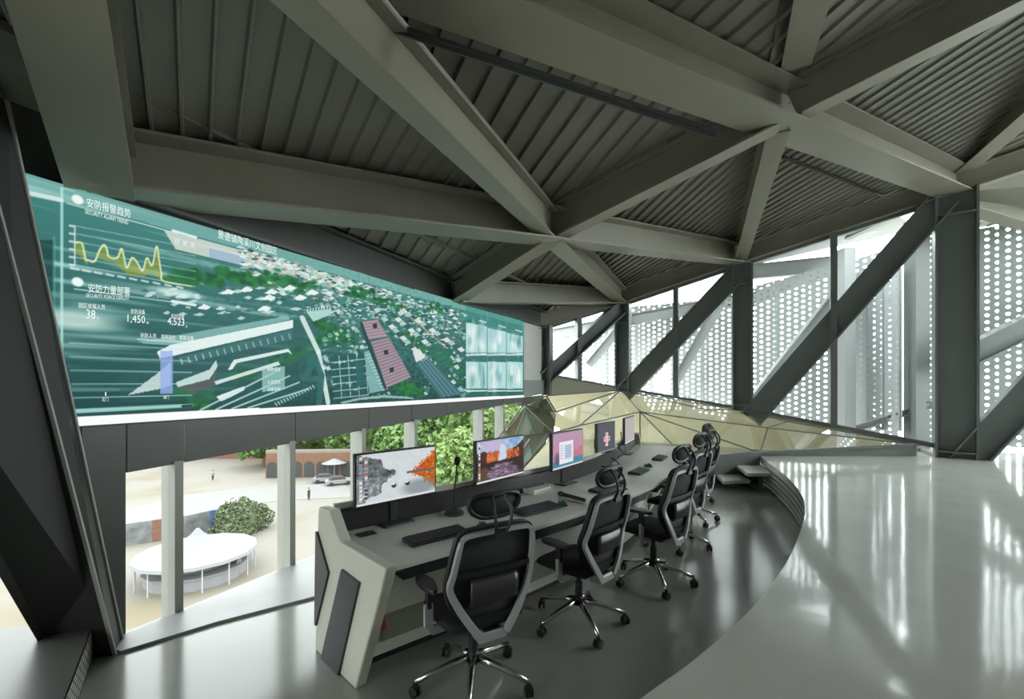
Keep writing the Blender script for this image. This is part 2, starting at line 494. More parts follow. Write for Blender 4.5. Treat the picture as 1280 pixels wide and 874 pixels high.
# windows of the left wall, one per bay between mullions
mx = [wall_at(x) for x in (160, 224, 366, 455, 520, 560, 604, 630, 655)]
bays = [-4.6, -3.4, -2.2, -1.0, wall_at(103)] + mx
nwin = 0
for i, (a, b) in enumerate(zip(bays[:-1], bays[1:])):
    if abs(a - wall_at(103)) < 1e-4: continue
    nwin += 1
    w = structure('window_%d' % nwin, wp((a + b) / 2, 0, -0.1))
    p = MB(); p.add([wp(a, -0.06, -0.09), wp(b, -0.06, -0.09), wp(b, band_z(b) + 0.05, -0.09), wp(a, band_z(a) + 0.05, -0.09)], [(0, 1, 2, 3)]); p.build('pane', M['park_glass'], w)
    f = MB(); f.bar(wp(a, -0.04, -0.09), wp(b, -0.04, -0.09), 0.06, 0.03); f.build('sill_bead', M['mullion'], w)
mul = structure('trim_2', wp(2, 0, -0.1))
for x in (224, 366, 455, 520, 604, 630):
    t = wall_at(x); b = MB(); b.prism([wp(t - 0.03, -0.1, -0.18), wp(t + 0.03, -0.1, -0.18), wp(t + 0.03, -0.1, 0.0), wp(t - 0.03, -0.1, 0.0)], (0, 0, band_z(t) + 0.12)); b.build('mullion', M['mullion'], mul)
for t in (-3.4, -2.2, -1.0):
    b = MB(); b.prism([wp(t - 0.03, -0.1, -0.18), wp(t + 0.03, -0.1, -0.18), wp(t + 0.03, -0.1, 0.0), wp(t - 0.03, -0.1, 0.0)], (0, 0, band_z(t) + 0.12)); b.build('mullion', M['mullion'], mul)
# pale concrete strip along the foot of the glass
q = [wp(wall_at(158) - 0.12, 0.0, 0.0), wp(6.2, 0.0, 0.0), V((0.3, 7.0, 0)), V((-0.35, 5.4, 0)), on_z(395, 748, 0), on_z(270, 781, 0), on_z(150, 818, 0)]
b = MB(); b.prism(q, (0, 0, 0.02)); tag(b.build('trim_3', M['sill']), kind='structure')

# ------------------------------------------------------------------ steel members
def ibeam(mb, A, B, w, h, tf=0.022, tw=0.03, up=None, centre=False):
    """I-section from A to B; A, B on the underside of its lower flange, or on the axis"""
    A, B = V(A), V(B); u = (B - A).normalized()
    n0 = up or Z
    s = u.cross(n0).normalized(); n = s.cross(u).normalized()
    o = -h / 2 if centre else 0.0
    L = (B - A).length; m = (A + B) / 2
    mb.box(m + n * (o + tf / 2), (L, w, tf), u, s, n)
    mb.box(m + n * (o + h - tf / 2), (L, w, tf), u, s, n)
    mb.box(m + n * (o + h / 2), (L, tw, h - 2 * tf), u, s, n)
    return mb

def ext(a, b, e0=0.0, e1=0.0):
    u = (b - a).normalized(); return a - u * e0, b + u * e1

def beam(A, B, w, h, label, m='steel', group='roof beams', name='steel_beam'):
    o = ibeam(MB(), A, B, w, h).build(name, M[m]); tag(o, label, 'beam', group, 'thing'); return o

T4 = at(366, 0, 2.1); T4e = N1 + (T4 - N1) * 1.45
T1 = N2 + (N2 - C1) * 0.75; T1e = N2 + (N2 - C1) * 1.15
R1 = N2 + (N2 - N1) * 1.5
T2 = V((1.75, 2.3, 4.62))
B16a, B16b = at(126, 242, 2.95), at(70, 0, 1.98); B16e = B16b + (B16b - B16a) * 0.8
R8 = at(1280, 215, 7.7); R8e = C1 + (R8 - C1) * 2.6
R7a, R7b = at(1210, 212, 7.8), at(1280, 152, 6.4); R7e = R7a + (R7b - R7a) * 1.8

beam(*ext(C1, T1e, 0.1, 0), 0.46, DEP, 'widest pale roof beam running from the tall right column to the top of the frame')
beam(*ext(N1, N2, 0, 0.0), 0.26, DEP, 'roof beam rising right from the central roof node to the widest beam')
beam(*ext(N2 + (N2 - N1).normalized() * 0.2, R1), 0.26, DEP, 'roof beam leaving the widest beam towards the upper right corner')
beam(*ext(L0, N1, 0.25, 0.0), 0.40, DEP, 'long roof beam above the big screen ending at the central roof node')
beam(*ext(N1, C2, 0.0, 0.1), 0.36, DEP, 'roof beam from the central roof node to the second column')
beam(*ext(N1, T4e, -0.1, 0.0), 0.20, 0.38, 'slim roof beam from the central roof node up to the top left')
beam(*ext(N2, C2, -0.1, -0.3), 0.23, 0.34, 'short pale roof beam dropping from the widest beam to the second column')
beam(V((2.86, 4.6, 4.93)), T2, 0.27, 0.36, 'short pale beam running up past the top edge of the frame')
beam(*ext(N1, C3, 0.0, -0.2), 0.27, 0.34, 'short pale beam from the central roof node to the third column')
beam(*ext(N1, L1, 0.0, 0.1), 0.26, 0.36, 'roof beam slanting from the central roof node down to the top of the screen')
beam(*ext(L1, C3, 0.0, 0.0), 0.30, 0.34, 'level roof beam behind the central node ending at the third column')
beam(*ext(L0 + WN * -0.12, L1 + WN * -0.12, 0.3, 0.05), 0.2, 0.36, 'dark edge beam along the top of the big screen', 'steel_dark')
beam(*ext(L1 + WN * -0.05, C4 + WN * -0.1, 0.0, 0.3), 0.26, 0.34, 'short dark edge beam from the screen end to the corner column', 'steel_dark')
beam(B16a, B16e, 0.345, 0.36, 'broad grey beam in the top left corner above the big screen')
beam(R7a, R7e, 0.26, 0.36, 'pale beam rising right from behind the top of the tall right column')
beam(*ext(C1, R8e, -0.05, 0.0), 0.26, 0.36, 'beam leaving the head of the tall right column towards the right edge')
beam(C1 + V((0.25, 0.35, -0.05)), at(1300, 290, 8.9), 0.30, 0.36, 'pale outdoor beam behind the tall right column')
beam(*ext(C1, C2, 0.0, 0.0), 0.24, 0.36, 'facade edge beam between the tall right column and the second column', group='facade edge beams')
beam(*ext(C2, C3, 0.0, 0.0), 0.24, 0.36, 'facade edge beam between the second and third columns', group='facade edge beams')
beam(*ext(C3, C4, 0.0, 0.25), 0.24, 0.34, 'facade edge beam between the third column and the corner column', group='facade edge beams')

# roof decking, one panel per roof triangle, ribs below
roof = structure('ceiling', N1)
def deck(poly, rib, spacing=0.23, lift=DEP + 0.03, grow=0.22, rw=0.018, rh=0.03):
    P = [V(p) + Z * lift for p in poly]
    c = sum(P, V((0, 0, 0))) / len(P)
    n = (P[1] - P[0]).cross(P[2] - P[0]).normalized()
    if n.z < 0: n = -n
    Q = [p + (p - c).normalized() * grow for p in P]
    r = V((rib[0], rib[1], 0)); r.z = -(n.x * r.x + n.y * r.y) / n.z; r.normalize()
    s = n.cross(r).normalized()
    b = MB(); b.prism(Q, n * 0.05)
    ks = [(q - c).dot(s) for q in Q]
    k = math.ceil(min(ks) / spacing) * spacing
    while k < max(ks):
        hits = []
        for i in range(len(Q)):
            a, d = Q[i], Q[(i + 1) % len(Q)]; ka, kd = (a - c).dot(s) - k, (d - c).dot(s) - k
            if ka * kd < 0: hits.append(a + (d - a) * (ka / (ka - kd)))
        if len(hits) == 2:
            h0, h1 = hits; u = (h1 - h0).normalized(); L = (h1 - h0).length; m = (h0 + h1) / 2
            x = L / 2
            vs = []
            for e in (-x, x):
                for a, d in ((-rw, 0.0), (-rw * 0.45, -rh), (rw * 0.45, -rh), (rw, 0.0)):
                    vs.append(m + u * e + s * a + n * d)
            b.add(vs, [(0, 1, 5, 4), (1, 2, 6, 5), (2, 3, 7, 6), (0, 3, 2, 1), (4, 5, 6, 7)])
        k += spacing
    b.build('deck_panel', M['deck'], roof)
    return P[0], n
deck([L0, N1, T4e], (-0.70, 1), 0.17); deck([L0, T4e, B16e], (-0.70, 1), 0.17)
d2 = deck([N1, T4e, T1e], (-0.64, 1), 0.26); deck([N1, T1e, N2], (-0.64, 1), 0.26)
deck([N1, N2, C2], (-0.45, 1), 0.2); d4 = deck([N2, C1, C2], (-0.5, 1), 0.2)
deck([L0, L1, N1], (-0.64, 1), 0.22); deck([L1, C3, N1], (-0.45, 1), 0.2); deck([N1, C3, C2], (-0.45, 1), 0.2); deck([L1, C4, C3], (-0.45, 1), 0.2, grow=0.6)
deck([N2, C1, R1], (-0.9, 0.85), 0.2); deck([C1, R8e, R1], (-0.9, 0.85), 0.2)
deck([N2, T2, T1e], (-0.64, 1), 0.25); deck([N2, R1, T2], (-0.64, 1), 0.25)
deck([B16a + WN * -0.3, B16e, wp(-4.6, 3.0)], (-0.7, 1), 0.25)
# roof over the part of the hall behind the camera
back_pts = [B16e, T4e, T1e, T2, R1, R8e, V((13.5, -3.5, 5.2)), V((-5.2, -3.5, 3.2)), wp(-4.6, 3.0)]
cc = V((3.0, -0.8, 4.6)); b = MB()
for a, d in zip(back_pts, back_pts[1:] + back_pts[:1]):
    b.prism([a + Z * 0.45, d + Z * 0.45, cc + Z * 0.45], (0, 0, 0.06))
b.build('roof_sheet', M['deck'], roof)
b = MB(); b.bar(wp(-4.6, L0.z + 0.56, -0.3), wp(8.6, L1.z + 0.56, -0.3), 1.5, 0.05); b.build('leak_cover', M['deck'], roof)  # added strip over the wall head, blocks sky light leaking onto the deck

deck([C1 + V((-0.1, 0.2, -0.35)), R8e + V((0, 0, -0.35)), V((12.8, 7.2, 4.75)), V((9.0, 10.3, 4.6))], (-0.5, 1), 0.2, grow=0.1)
# purlins under the deck
for (pa, pb, pl, lab) in (((440, 10), (895, 161), d2, 'thin ribbed purlin crossing the roof deck left of the widest beam'), ((978, 193), (1104, 242), d4, 'thin purlin across the deck between the widest beam and the second column')):
    a = ray_plane(*pa, *pl); c = ray_plane(*pb, *pl)
    b = MB(); b.bar(a - Z * 0.035, c - Z * 0.035, 0.05, 0.012); b.bar(a - Z * 0.035, c - Z * 0.035, 0.012, 0.06)
    tag(b.build('purlin', M['steel_dark']), lab, 'purlin', 'roof purlins', 'thing')

# columns
FD = (C1 - C2); FD.z = 0; FD.normalize(); FN = V((-FD.y, FD.x, 0))
if FN.y < 0: FN = -FN
def column(x, ytop, ybot, d, ax, label, flange=0.34, depth=0.44):
    t = at(x, ytop, d); b = at(x, ybot, d); g = thing('steel_column', label, 'column', (b.x, b.y, b.z), 0, 'facade columns', 'thing')
    ax = V((ax.x, ax.y, 0)).normalized(); nn = V((-ax.y, ax.x, 0))
    H = t.z - b.z
    w = MB(); w.box((b.x, b.y, b.z + H / 2), (depth, 0.03, H), ax, nn); w.build('web', M['column'], g)
    for s in (-1, 1):
        f = MB(); c = b + ax * s * depth / 2; f.box((c.x, c.y, b.z + H / 2), (0.035, flange, H), ax, nn); f.build('flange', M['column'], g)
    for z in (b.z + 0.12, t.z - 0.45):
        st = MB(); st.box((b.x, b.y, z), (depth, flange, 0.025), ax, nn); st.build('stiffener', M['column'], g)
    return g
column(1194, 238, 573, 8.05, V((0.80, -0.6, 0)), 'tallest steel column at the right edge of the raised platform', 0.36, 0.52)
column(928, 330, 513, 9.7, V((0.9, -0.43, 0)), 'second steel column standing beside the glass skylight', 0.36, 0.36)
column(779, 380, 488, 10.8, V((0.9, -0.43, 0)), 'third steel column at the peak of the glass skylight', 0.34, 0.30)
column(684, 407, 494, 10.2, V((0.9, -0.43, 0)), 'dark corner column beside the white panel', 0.22, 0.16)

# diagonal braces in the facade
def brace(pa, da, pb, db, w, label, fl=0.30, m='column'):
    A, B = at(*pa, da), at(*pb, db); u = (B - A).normalized()
    fn = V((u.y, -u.x, 0)).normalized(); up = u.cross(fn).normalized()
    if up.z < 0: up = -up
    o = ibeam(MB(), A, B, fl, w, 0.03, 0.03, up, True).build('diagonal_brace', M[m]); tag(o, label, 'brace', 'facade braces', 'thing')
brace((938, 524), 9.6, (1180, 248), 8.1, 0.44, 'large diagonal steel brace between the tall right column and the second column')
brace((779, 493), 10.75, (922, 342), 9.75, 0.40, 'diagonal steel brace between the second and third columns')
brace((679, 473), 10.2, (776, 384), 10.75, 0.32, 'smallest diagonal steel brace between the third and corner columns')
brace((1200, 584), 8.0, (1330, 445), 7.3, 0.46, 'diagonal steel brace rising right from the foot of the tall right column')
brace((1195, 452), 9.0, (1330, 385), 8.6, 0.40, 'outdoor brace crossing behind the right of the tall column', m='column')

# ------------------------------------------------------------------ facade windows
FB = {1: at(1176, 559, 8.1), 2: at(928, 512, 9.7), 3: at(779, 487, 10.8), 4: at(686, 470, 10.2)}
def facade_window(k, a, b, ta, tb, mid_x):
    w = structure('window_%d' % k, tuple(a))
    out = V((-(b - a).y, (b - a).x, 0)).normalized()
    if out.y < 0: out = -out
    off = out * 0.06
    MB().add([a + off, b + off, tb + off, ta + off], [(0, 1, 2, 3)]).build('pane', M['glass'], w)
    f = MB(); f.bar(a + off, b + off, 0.10, 0.06, lift=0.02); f.bar(ta + off - Z * 0.03, tb + off - Z * 0.03, 0.10, 0.06); f.build('window_frame', M['mullion_dark'], w)
    # the mullion where the photo shows it
    n = V((-(b - a).y, (b - a).x, 0)).normalized(); p = ray_plane(mid_x, 480, a, n)
    s = (p - a).dot(b - a) / (b - a).dot(b - a)
    z0 = a.z + (b.z - a.z) * s; z1 = ta.z + (tb.z - ta.z) * s
    u = V((b.x - a.x, b.y - a.y, 0)).normalized()
    m_ = MB(); m_.box((p.x, p.y, (z0 + z1) / 2), (0.11, 0.16, z1 - z0), u, n); m_.build('mullion', M['mullion_dark'], w)
facade_window(30, FB[2], FB[1], C2, C1, 1042)
facade_window(31, FB[3], FB[2], C3, C2, 845)
facade_window(32, FB[4], FB[3], C4, C3, 723)
# next bay to the right, glass only in a thin frame
c0b, c0t = V((13.2, 3.6, PZ)), V((13.2, 3.6, 5.6))
w = structure('window_33', (10, 6, PZ))
MB().add([at(1200, 573, 8.1), c0b, c0t, C1 + V((0.1, 0, 0))], [(0, 1, 2, 3)]).build('pane', M['glass'], w)
# low beige parapet under the last bay
b = MB(); b.prism([at(686, 470, 10.2), at(770, 485, 10.7), at(770, 489, 10.7), at(684, 495, 10.15)], (0.03, 0.1, 0)); b.build('trim_4', mat('beige_parapet', (0.42, 0.40, 0.30), 0.6)); tag(bpy.data.objects['trim_4'], kind='structure')

# ------------------------------------------------------------------ faceted skylight beside the desk
K = dict(c1=at(1180, 561, 8.15), c2=at(926, 513, 9.65), c3=at(776, 488, 10.75), c4=at(683, 495, 10.1),
         l1=at(655, 506, 9.1), l0=at(622, 548, 8.1), f1=V((0.05, 6.3, 0.5)), f2=V((1.25, 7.0, 0.62)), f3=at(800, 555, 7.95), f4=at(857, 573, 7.9), f5=at(950, 566, 8.2), f6=at(1146, 556, 8.2),
         q1=at(692, 541, 8.0), q2=at(725, 532, 8.3), q3=at(800, 515, 9.2), q4=at(960, 535, 8.9), q5=at(695, 515, 9.1), q6=at(984, 527, 9.0), q7=at(882, 512, 9.6))
TRI = ['l1 c4 q5', 'c4 c3 q5', 'q5 c3 q2', 'c3 q3 q2', 'l1 q5 q1', 'l0 l1 q1', 'q1 q5 q2', 'l0 q1 f1', 'q1 q2 f2', 'q1 f2 f1', 'q2 q3 f3', 'q2 f3 f2', 'c3 q7 q3', 'c3 c2 q7', 'q3 q7 q4',
       'q7 c2 q6', 'q7 q6 q4', 'c2 c1 q6', 'q3 q4 f5', 'q3 f5 f4', 'q3 f4 f3', 'q4 q6 f6', 'q6 c1 f6', 'q4 f6 f5']
sky_root = structure('window_34', tuple(K['q3']))
edges = set()
for t in TRI:
    k = t.split()
    MB().add([K[i] for i in k], [(0, 1, 2)]).build('pane', M['skylight'], sky_root)
    for i in range(3): edges.add(tuple(sorted((k[i], k[(i + 1) % 3]))))
SKIP = {('q1', 'q5'), ('q2', 'q5'), ('q3', 'q7'), ('q4', 'q7'), ('q6', 'q7'), ('f2', 'q2'), ('f1', 'q1'), ('f2', 'q1'), ('f3', 'q2')}
for a, d in edges:
    if (a, d) in SKIP: continue
    r = 0.012 if not ({a, d} <= {'f3', 'f4', 'f5', 'f6'}) else 0.03
    MB().bar(K[a], K[d], r * 2, r * 1.6, lift=0.0).build('glazing_bar', M['mullion_dark'], sky_root)
# the pale space below the glass: floor and rear parapet, open to the daylight above
b = MB(); b.prism([V((-0.6, 7.2, 0.0)), V((2.4, 7.6, 0.0)), V((2.6, 8.05, 0.0)), V((7.9, 8.3, 0.0)), V((9.0, 10.2, 0.0)), V((6.3, 12.1, 0.0)), V((3.1, 14.0, 0.0)), V((0.6, 14.4, 0.0)), V((0.3, 9.4, 0.0))], (0, 0, 0.03)); b.build('ledge_surface', M['under_floor'], sky_root)
b = MB()
for a, d, z0, z1 in ((V((0.4, 14.5, 0)), V((3.0, 14.1, 0)), 1.6, 1.5), (V((3.0, 14.1, 0)), V((6.2, 12.2, 0)), 1.5, 1.08), (V((6.2, 12.2, 0)), V((8.9, 10.4, 0)), 1.08, 0.50)):
    y = V((0.05, 0.08, 0)); b.hexa([a, d, d + y, a + y, a + Z * z0, d + Z * z1, d + y + Z * z1, a + y + Z * z0])
b.build('ledge_parapet', M['under'], sky_root)
b = MB()
for t in ('l1 c4 q5', 'l1 q5 q1', 'l0 l1 q1', 'l0 q1 f1'):
    b.add([K[i] + V((0, 0, -0.05)) for i in t.split()], [(0, 1, 2)])
b.build('backing_sheet', M['under'], sky_root)
# dark curb under the front edge of the skylight
cb = MB()
for a, d in (('f3', 'f4'), ('f4', 'f5'), ('f5', 'f6')):
    z0 = 0.0 if a != 'f5' else PZ - 0.05
    A, D = K[a], K[d]; y = V((0, 0.06, 0))
    cb.hexa([V((A.x, A.y, z0)), V((D.x, D.y, z0)), V((D.x, D.y + .06, z0)), V((A.x, A.y + .06, z0)), A - Z * 0.02, D - Z * 0.02, D + y - Z * 0.02, A + y - Z * 0.02])
tag(cb.build('baseboard_back', M['column']), kind='structure')

# ------------------------------------------------------------------ what stands outside the facade
def perf_panel(A, B, z0, z1, label, zz=None, cat='screen', holes='perf'):
    A, B = V(A), V(B); L = (B - A).length; n = 4
    z0b, z1b = zz or (z0, z1)
    b = MB(); b.add([V((A.x, A.y, z0)), V((B.x, B.y, z0b)), V((B.x, B.y, z1b)), V((A.x, A.y, z1))], [(0, 1, 2, 3)])
    b.uv = [(0, z0), (L, z0b), (L, z1b), (0, z1)]
    t = thing('perforated_screen', label, cat, ((A.x + B.x) / 2, (A.y + B.y) / 2, min(z0, z0b)), 0, 'perforated metal screens outside the glass')
    b.build('sheet', M[holes], t)
    p = MB()
    for k in range(n + 1):
        c = A + (B - A) * (k / n); za = z0 + (z0b - z0) * k / n; zb = z1 + (z1b - z1) * k / n
        p.box((c.x, c.y + 0.06, (za + zb) / 2), (0.05, 0.05, zb - za))
    p.build('rail', M['pale_steel'], t)
o1 = V((3.0, 14.2, 0)); o2 = V((6.2, 12.3, 0)); o3 = V((8.9, 10.5, 0)); o4 = V((12.6, 6.6, 0))
perf_panel(o1 + V((-2.4, 0.6, 0)), o1, 1.3, 3.5, 'white perforated sheet outside beyond the smallest brace')
perf_panel(o1, o2, 1.1, 4.1, 'white perforated sheet outside beyond the second column')
perf_panel(o2, o3, 0.7, 4.3, 'white perforated sheet outside beyond the large diagonal brace', (0.5, 4.9))
perf_panel(at(1150, 470, 9.9), o4, 0.5, 4.9, 'white perforated sheet at the right edge of the photo', (0.5, 5.0))
perf_panel(at(1052, 480, 10.9), at(1128, 480, 9.6), 0.75, 4.2, 'inner perforated sheet close behind the large brace')
# terrace outside the right-hand bay
b = MB(); b.prism([V((7.8, 8.3, PZ - 0.03)), V((13.4, 3.6, PZ - 0.03)), V((14.5, 8.5, PZ - 0.03)), V((9.5, 11.3, PZ - 0.03))], (0, 0, -0.08)); tag(b.build('floor_terrace', M['pale_floor']), kind='structure')
def outer(A, B, w, h, label, m='pale_steel'):
    tag(ibeam(MB(), A, B, w, h).build('outdoor_beam', M[m]), label, 'beam', 'pale outdoor steel', 'thing')
outer(at(938, 520, 11.0), at(1075, 345, 10.6), 0.2, 0.28, 'pale outdoor brace seen between the second column and the large brace')
outer(at(850, 480, 12.4), at(905, 385, 12.0), 0.2, 0.26, 'pale outdoor brace beyond the brace of the second column')
outer(at(740, 460, 12.6), at(790, 400, 12.6), 0.18, 0.24, 'pale outdoor brace beside the third column')
outer(at(930, 385, 12.5), at(1060, 335, 11.6), 0.24, 0.3, 'pale outdoor beam above the perforated sheet')
outer(at(930, 350, 12.6), at(1060, 338, 11.9), 0.2, 0.4, 'pale outdoor roof beam in the upper window')
outer(at(1058, 300, 11.0), at(1140, 262, 9.9), 0.2, 0.3, 'pale outdoor beam high in the right window')
outer(at(690, 425, 12.9), at(930, 380, 12.6), 0.24, 0.3, 'long pale outdoor beam seen through the far windows')
outer(at(1055, 545, 10.4), at(1172, 508, 9.4), 0.16, 0.14, 'low white outdoor rail behind the right window')
b = MB(); b.box(at(1146, 430, 9.6), (0.3, 0.3, 5.2)); tag(b.build('outdoor_post', M['column']), 'dark outdoor post just left of the tall right column', 'post', kind='thing')
b = MB(); b.box((7.55, 10.3, 2.4), (0.25, 0.25, 4.8)); tag(b.build('outdoor_post', M['pale_steel']), 'pale outdoor post right of the window mullion', 'post', kind='thing')
b = MB(); b.prism([V((1.0, 11.5, 3.95)), V((5.4, 10.5, 4.85)), V((7.6, 9.3, 5.35)), V((9.8, 11.0, 5.5)), V((7.0, 13.2, 5.2)), V((2.0, 15.0, 4.2))], (0, 0, 0.06)); tag(b.build('outdoor_canopy', M['pale_steel']), 'pale canopy sheet outside over the perforated screens', 'canopy', kind='thing')  # enlarged outward to dim the sky's reflection in the platform floor

# hall wall behind the camera; unseen right wall added to block light
b = MB(); b.prism([V((-5.3, -3.5, -0.2)), V((13.5, -3.5, -0.2)), V((13.5, -3.5, 5.8)), V((-5.3, -3.5, 3.8))], (0, -0.1, 0)); tag(b.build('wall_back', M['cladding']), kind='structure')


b = MB(); b.prism([V((13.4, 3.2, -0.2)), V((13.4, -3.5, -0.2)), V((13.4, -3.5, 5.8)), V((13.4, 3.2, 5.8))], (0.1, 0, 0)); tag(b.build('blocking_wall_right', M['cladding']), kind='structure')

# ------------------------------------------------------------------ leaning steel post and plinth at the far left
lp = thing('leaning_post', 'dark leaning steel post at the left edge in front of the screen', 'post', (-2.8, 3.0, 0), kind='thing')
ax_ = lambda p0, p1, z: p0 + (p1 - p0) * ((z - p0.z) / (p1.z - p0.z))
pa, pa1 = V((-2.56, 2.94, 0)), V((-2.73, 2.45, 2.567)); pb, pb1 = V((-2.65, 3.10, 0)), V((-2.744, 2.62, 2.62))
pd, pd1 = V((-2.877, 2.845, 0)), V((-2.62, 1.55, 2.6)); pc, pc1 = V((-2.91, 2.88, 0)), V((-2.70, 1.60, 2.6)); HH = 3.3
b = MB(); b.hexa([pa, pb, pc, pd] + [ax_(p, p1, HH) for p, p1 in ((pa, pa1), (pb, pb1), (pc, pc1), (pd, pd1))]); b.build('shaft', M['post'], lp)
for p_, p1_ in ((pa, pa1), (pb, pb1)):
    b = MB(); q_ = ax_(p_, p1_, HH); b.prism([p_ + V((-0.004, -0.012, 0)), p_ + V((0.014, -0.006, 0)), p_ + V((0.010, 0.010, 0)), p_ + V((-0.008, 0.004, 0))], q_ - p_); b.build('flange_edge', M['mullion'], lp)
b = MB(); z = 0.2
q = [V((-2.72, 2.96, 0)), V((-2.19, 2.22, 0)), V((-1.6, 1.4, 0)), V((-4.5, 0.4, 0)), V((-3.55, 2.75, 0)), V((-3.1, 2.93, 0))]
b.prism(q, (0, 0, z)); pl = b.build('plinth', mat('plinth_stone', (0.075, 0.078, 0.07), 0.35, noise=0.15, nscale=2)); tag(pl, 'dark concrete plinth with a grille side in the bottom left corner', 'plinth', kind='thing')
def grille_mat():
    m, n, l = new_mat('expanded_grille'); bs = n['Principled BSDF']; bs.inputs['Roughness'].default_value = 0.5
    t = n.new('ShaderNodeTexCoord'); bk = n.new('ShaderNodeTexBrick')
    bk.inputs['Scale'].default_value = 1.0; bk.inputs['Brick Width'].default_value = 0.075; bk.inputs['Row Height'].default_value = 0.03; bk.inputs['Mortar Size'].default_value = 0.008
    bk.inputs['Color1'].default_value = (0.6, 0.6, 0.55, 1); bk.inputs['Color2'].default_value = (0.55, 0.55, 0.5, 1); bk.inputs['Mortar'].default_value = (0.02, 0.02, 0.02, 1)
    l.new(t.outputs['UV'], bk.inputs['Vector']); l.new(bk.outputs['Color'], bs.inputs['Base Color']); return m
M['grille'] = grille_mat()
b = MB(); gn = V((0.812, 0.583, 0)) * 0.006; A, B = q[0] + gn, q[1] + gn
L = (B - A).length
b.add([A + Z * 0.01, B + Z * 0.01, B + Z * 0.19, A + Z * 0.19], [(0, 1, 2, 3)]); b.uv = [(0, 0), (L, 0), (L, 0.18), (0, 0.18)]
b.build('grille', M['grille'], pl)

# ------------------------------------------------------------------ the big LED screen
SW, SH = 1150, 242
SL = TS1 - TS0
def scr(x, y):
    t, z = wall_px(x, y); return ((t - TS0) / SL * (SW - 1), (SZ1 - z) / (SZ1 - SZ0) * (SH - 1))
cv = Canvas(SW, SH, (46, 120, 112), scr); LINE = 0.62
v = cv.yy / SH; u = cv.xx / SW
base_t = np.stack([66 - 48 * v + 16 * u, 132 - 66 * v + 10 * u, 126 - 60 * v + 8 * u], -1)
streak = smooth_noise(SH, SW, 4, 130) * 0.6 + smooth_noise(SH, SW, 9, 200) * 0.4
fine = smooth_noise(SH, SW, 3, 5)
left = np.clip(1.15 - u * 2.2, 0, 1)
cv.a = base_t.astype(np.float32)
amt = (np.clip(streak - 0.52, 0, 1) * 3.2 * left * np.clip(1.15 - v, 0, 1))[..., None]
cv.a = cv.a * (1 - np.clip(amt, 0, .85)) + np.array((190, 225, 218), np.float32) * np.clip(amt, 0, .85)
cv.a *= (1 + (fine - 0.5) * 0.5 * (1 - left))[..., None]
WHT = (232, 246, 243)
# haze along the top and pale ground strip
cv.poly([(30, 215), (655, 402), (655, 408), (400, 338), (200, 283), (30, 232)], (150, 200, 192), 0.5)
cv.poly([(205, 288), (300, 312), (420, 345), (470, 365), (420, 356), (330, 338), (220, 312)], (226, 226, 216), 0.8)
cv.poly([(262, 310), (306, 322), (306, 332), (262, 322)], (150, 180, 205), 0.8)
# distant roofs and trees
for k in range(1300):
    x = random.uniform(300, 640); top = 217 + (x - 33) * 0.2974
    y = top + 12 + abs(random.gauss(0, 1)) * 22
    if y > 480 or (x > 575 and y > 395): continue
    w = random.uniform(1.0, 4.2) * (1.35 - (x - 300) / 600); h = w * random.uniform(0.25, 0.55)
    g = random.random()
    c = (225, 240, 236) if g < 0.42 else ((150, 190, 186) if g < 0.7 else ((24, 80, 72) if g < 0.9 else (190, 160, 150)))
    cv.poly([(x - w, y), (x - w * 0.2, y - h), (x + w, y + h * 0.3), (x + w * 0.2, y + h)], c, 0.85)
for (x0, y0, x1, y1, n) in ((215, 345, 275, 352, 60), (270, 338, 330, 352, 80), (330, 345, 390, 360, 60), (398, 402, 438, 428, 110), (395, 430, 425, 415, 50), (225, 492, 262, 500, 60), (295, 470, 315, 466, 50), (340, 452, 378, 438, 70), (495, 480, 528, 490, 90), (440, 362, 470, 372, 40), (540, 380, 556, 390, 25), (520, 430, 545, 470, 50), (565, 445, 575, 480, 50), (505, 415, 530, 440, 30), (470, 375, 520, 392, 40)):
    for k in range(n):
        t = random.random(); x = x0 + (x1 - x0) * t + random.gauss(0, 5); y = y0 + (y1 - y0) * t + random.gauss(0, 4)
        g = random.random(); cv.blob((x, y), random.uniform(3, 8), random.uniform(2, 4.5), (15 + 30 * g, 75 + 60 * g, 48 + 20 * g), 0.8, 0.8)
for k in range(420):
    x = random.uniform(395, 585); y = random.uniform(372 + (x - 395) * .1, 494)
    if (x - 452) * .62 < (y - 402) < (x - 440) * 1.9 and x < 520: continue
    q = random.uniform(2.0, 5.5); dx, dy = .55 * q, .85 * q; ex, ey = q * .9, -q * .38
    P_ = [(x, y), (x + dx, y + dy), (x + dx + ex, y + dy + ey), (x + ex, y + ey)]
    cv.poly(P_, random.choice(((30, 84, 80), (64, 128, 122), (150, 196, 190), (205, 228, 224), (105, 160, 154), (40, 100, 92))), .85)
    if random.random() < .5: cv.line(P_[1], P_[2], 1.0, (215, 235, 230), .8)
# broad roofs on the left
def P(col, *pts, a=1.0): cv.poly(pts, col, a)
P((40, 92, 92), (150, 470), (240, 420), (380, 395), (390, 480), (300, 500), (150, 503), a=0.45)
P(WHT, (196, 440), (214, 431), (366, 400), (366, 410), (220, 444), (200, 448), a=0.95)
P((150, 200, 195), (170, 428), (360, 395), (362, 400), (210, 432), a=0.7)
P((60, 112, 112), (222, 447), (366, 412), (366, 424), (226, 455), a=0.9)
for k in range(16): cv.line((226 + k * 9, 449 - k * 2.1), (228 + k * 9, 455 - k * 2.1), 1.2, (210, 230, 228), 0.8)
P(WHT, (285, 462), (292, 450), (360, 436), (366, 444), (360, 440), (296, 454), (290, 462), a=0.9)
P(WHT, (160, 494), (198, 466), (214, 452), (214, 482), (200, 486), a=0.75)
P((205, 228, 226), (220, 478), (262, 462), (270, 450), (272, 458), (262, 474), (222, 484), a=0.9)
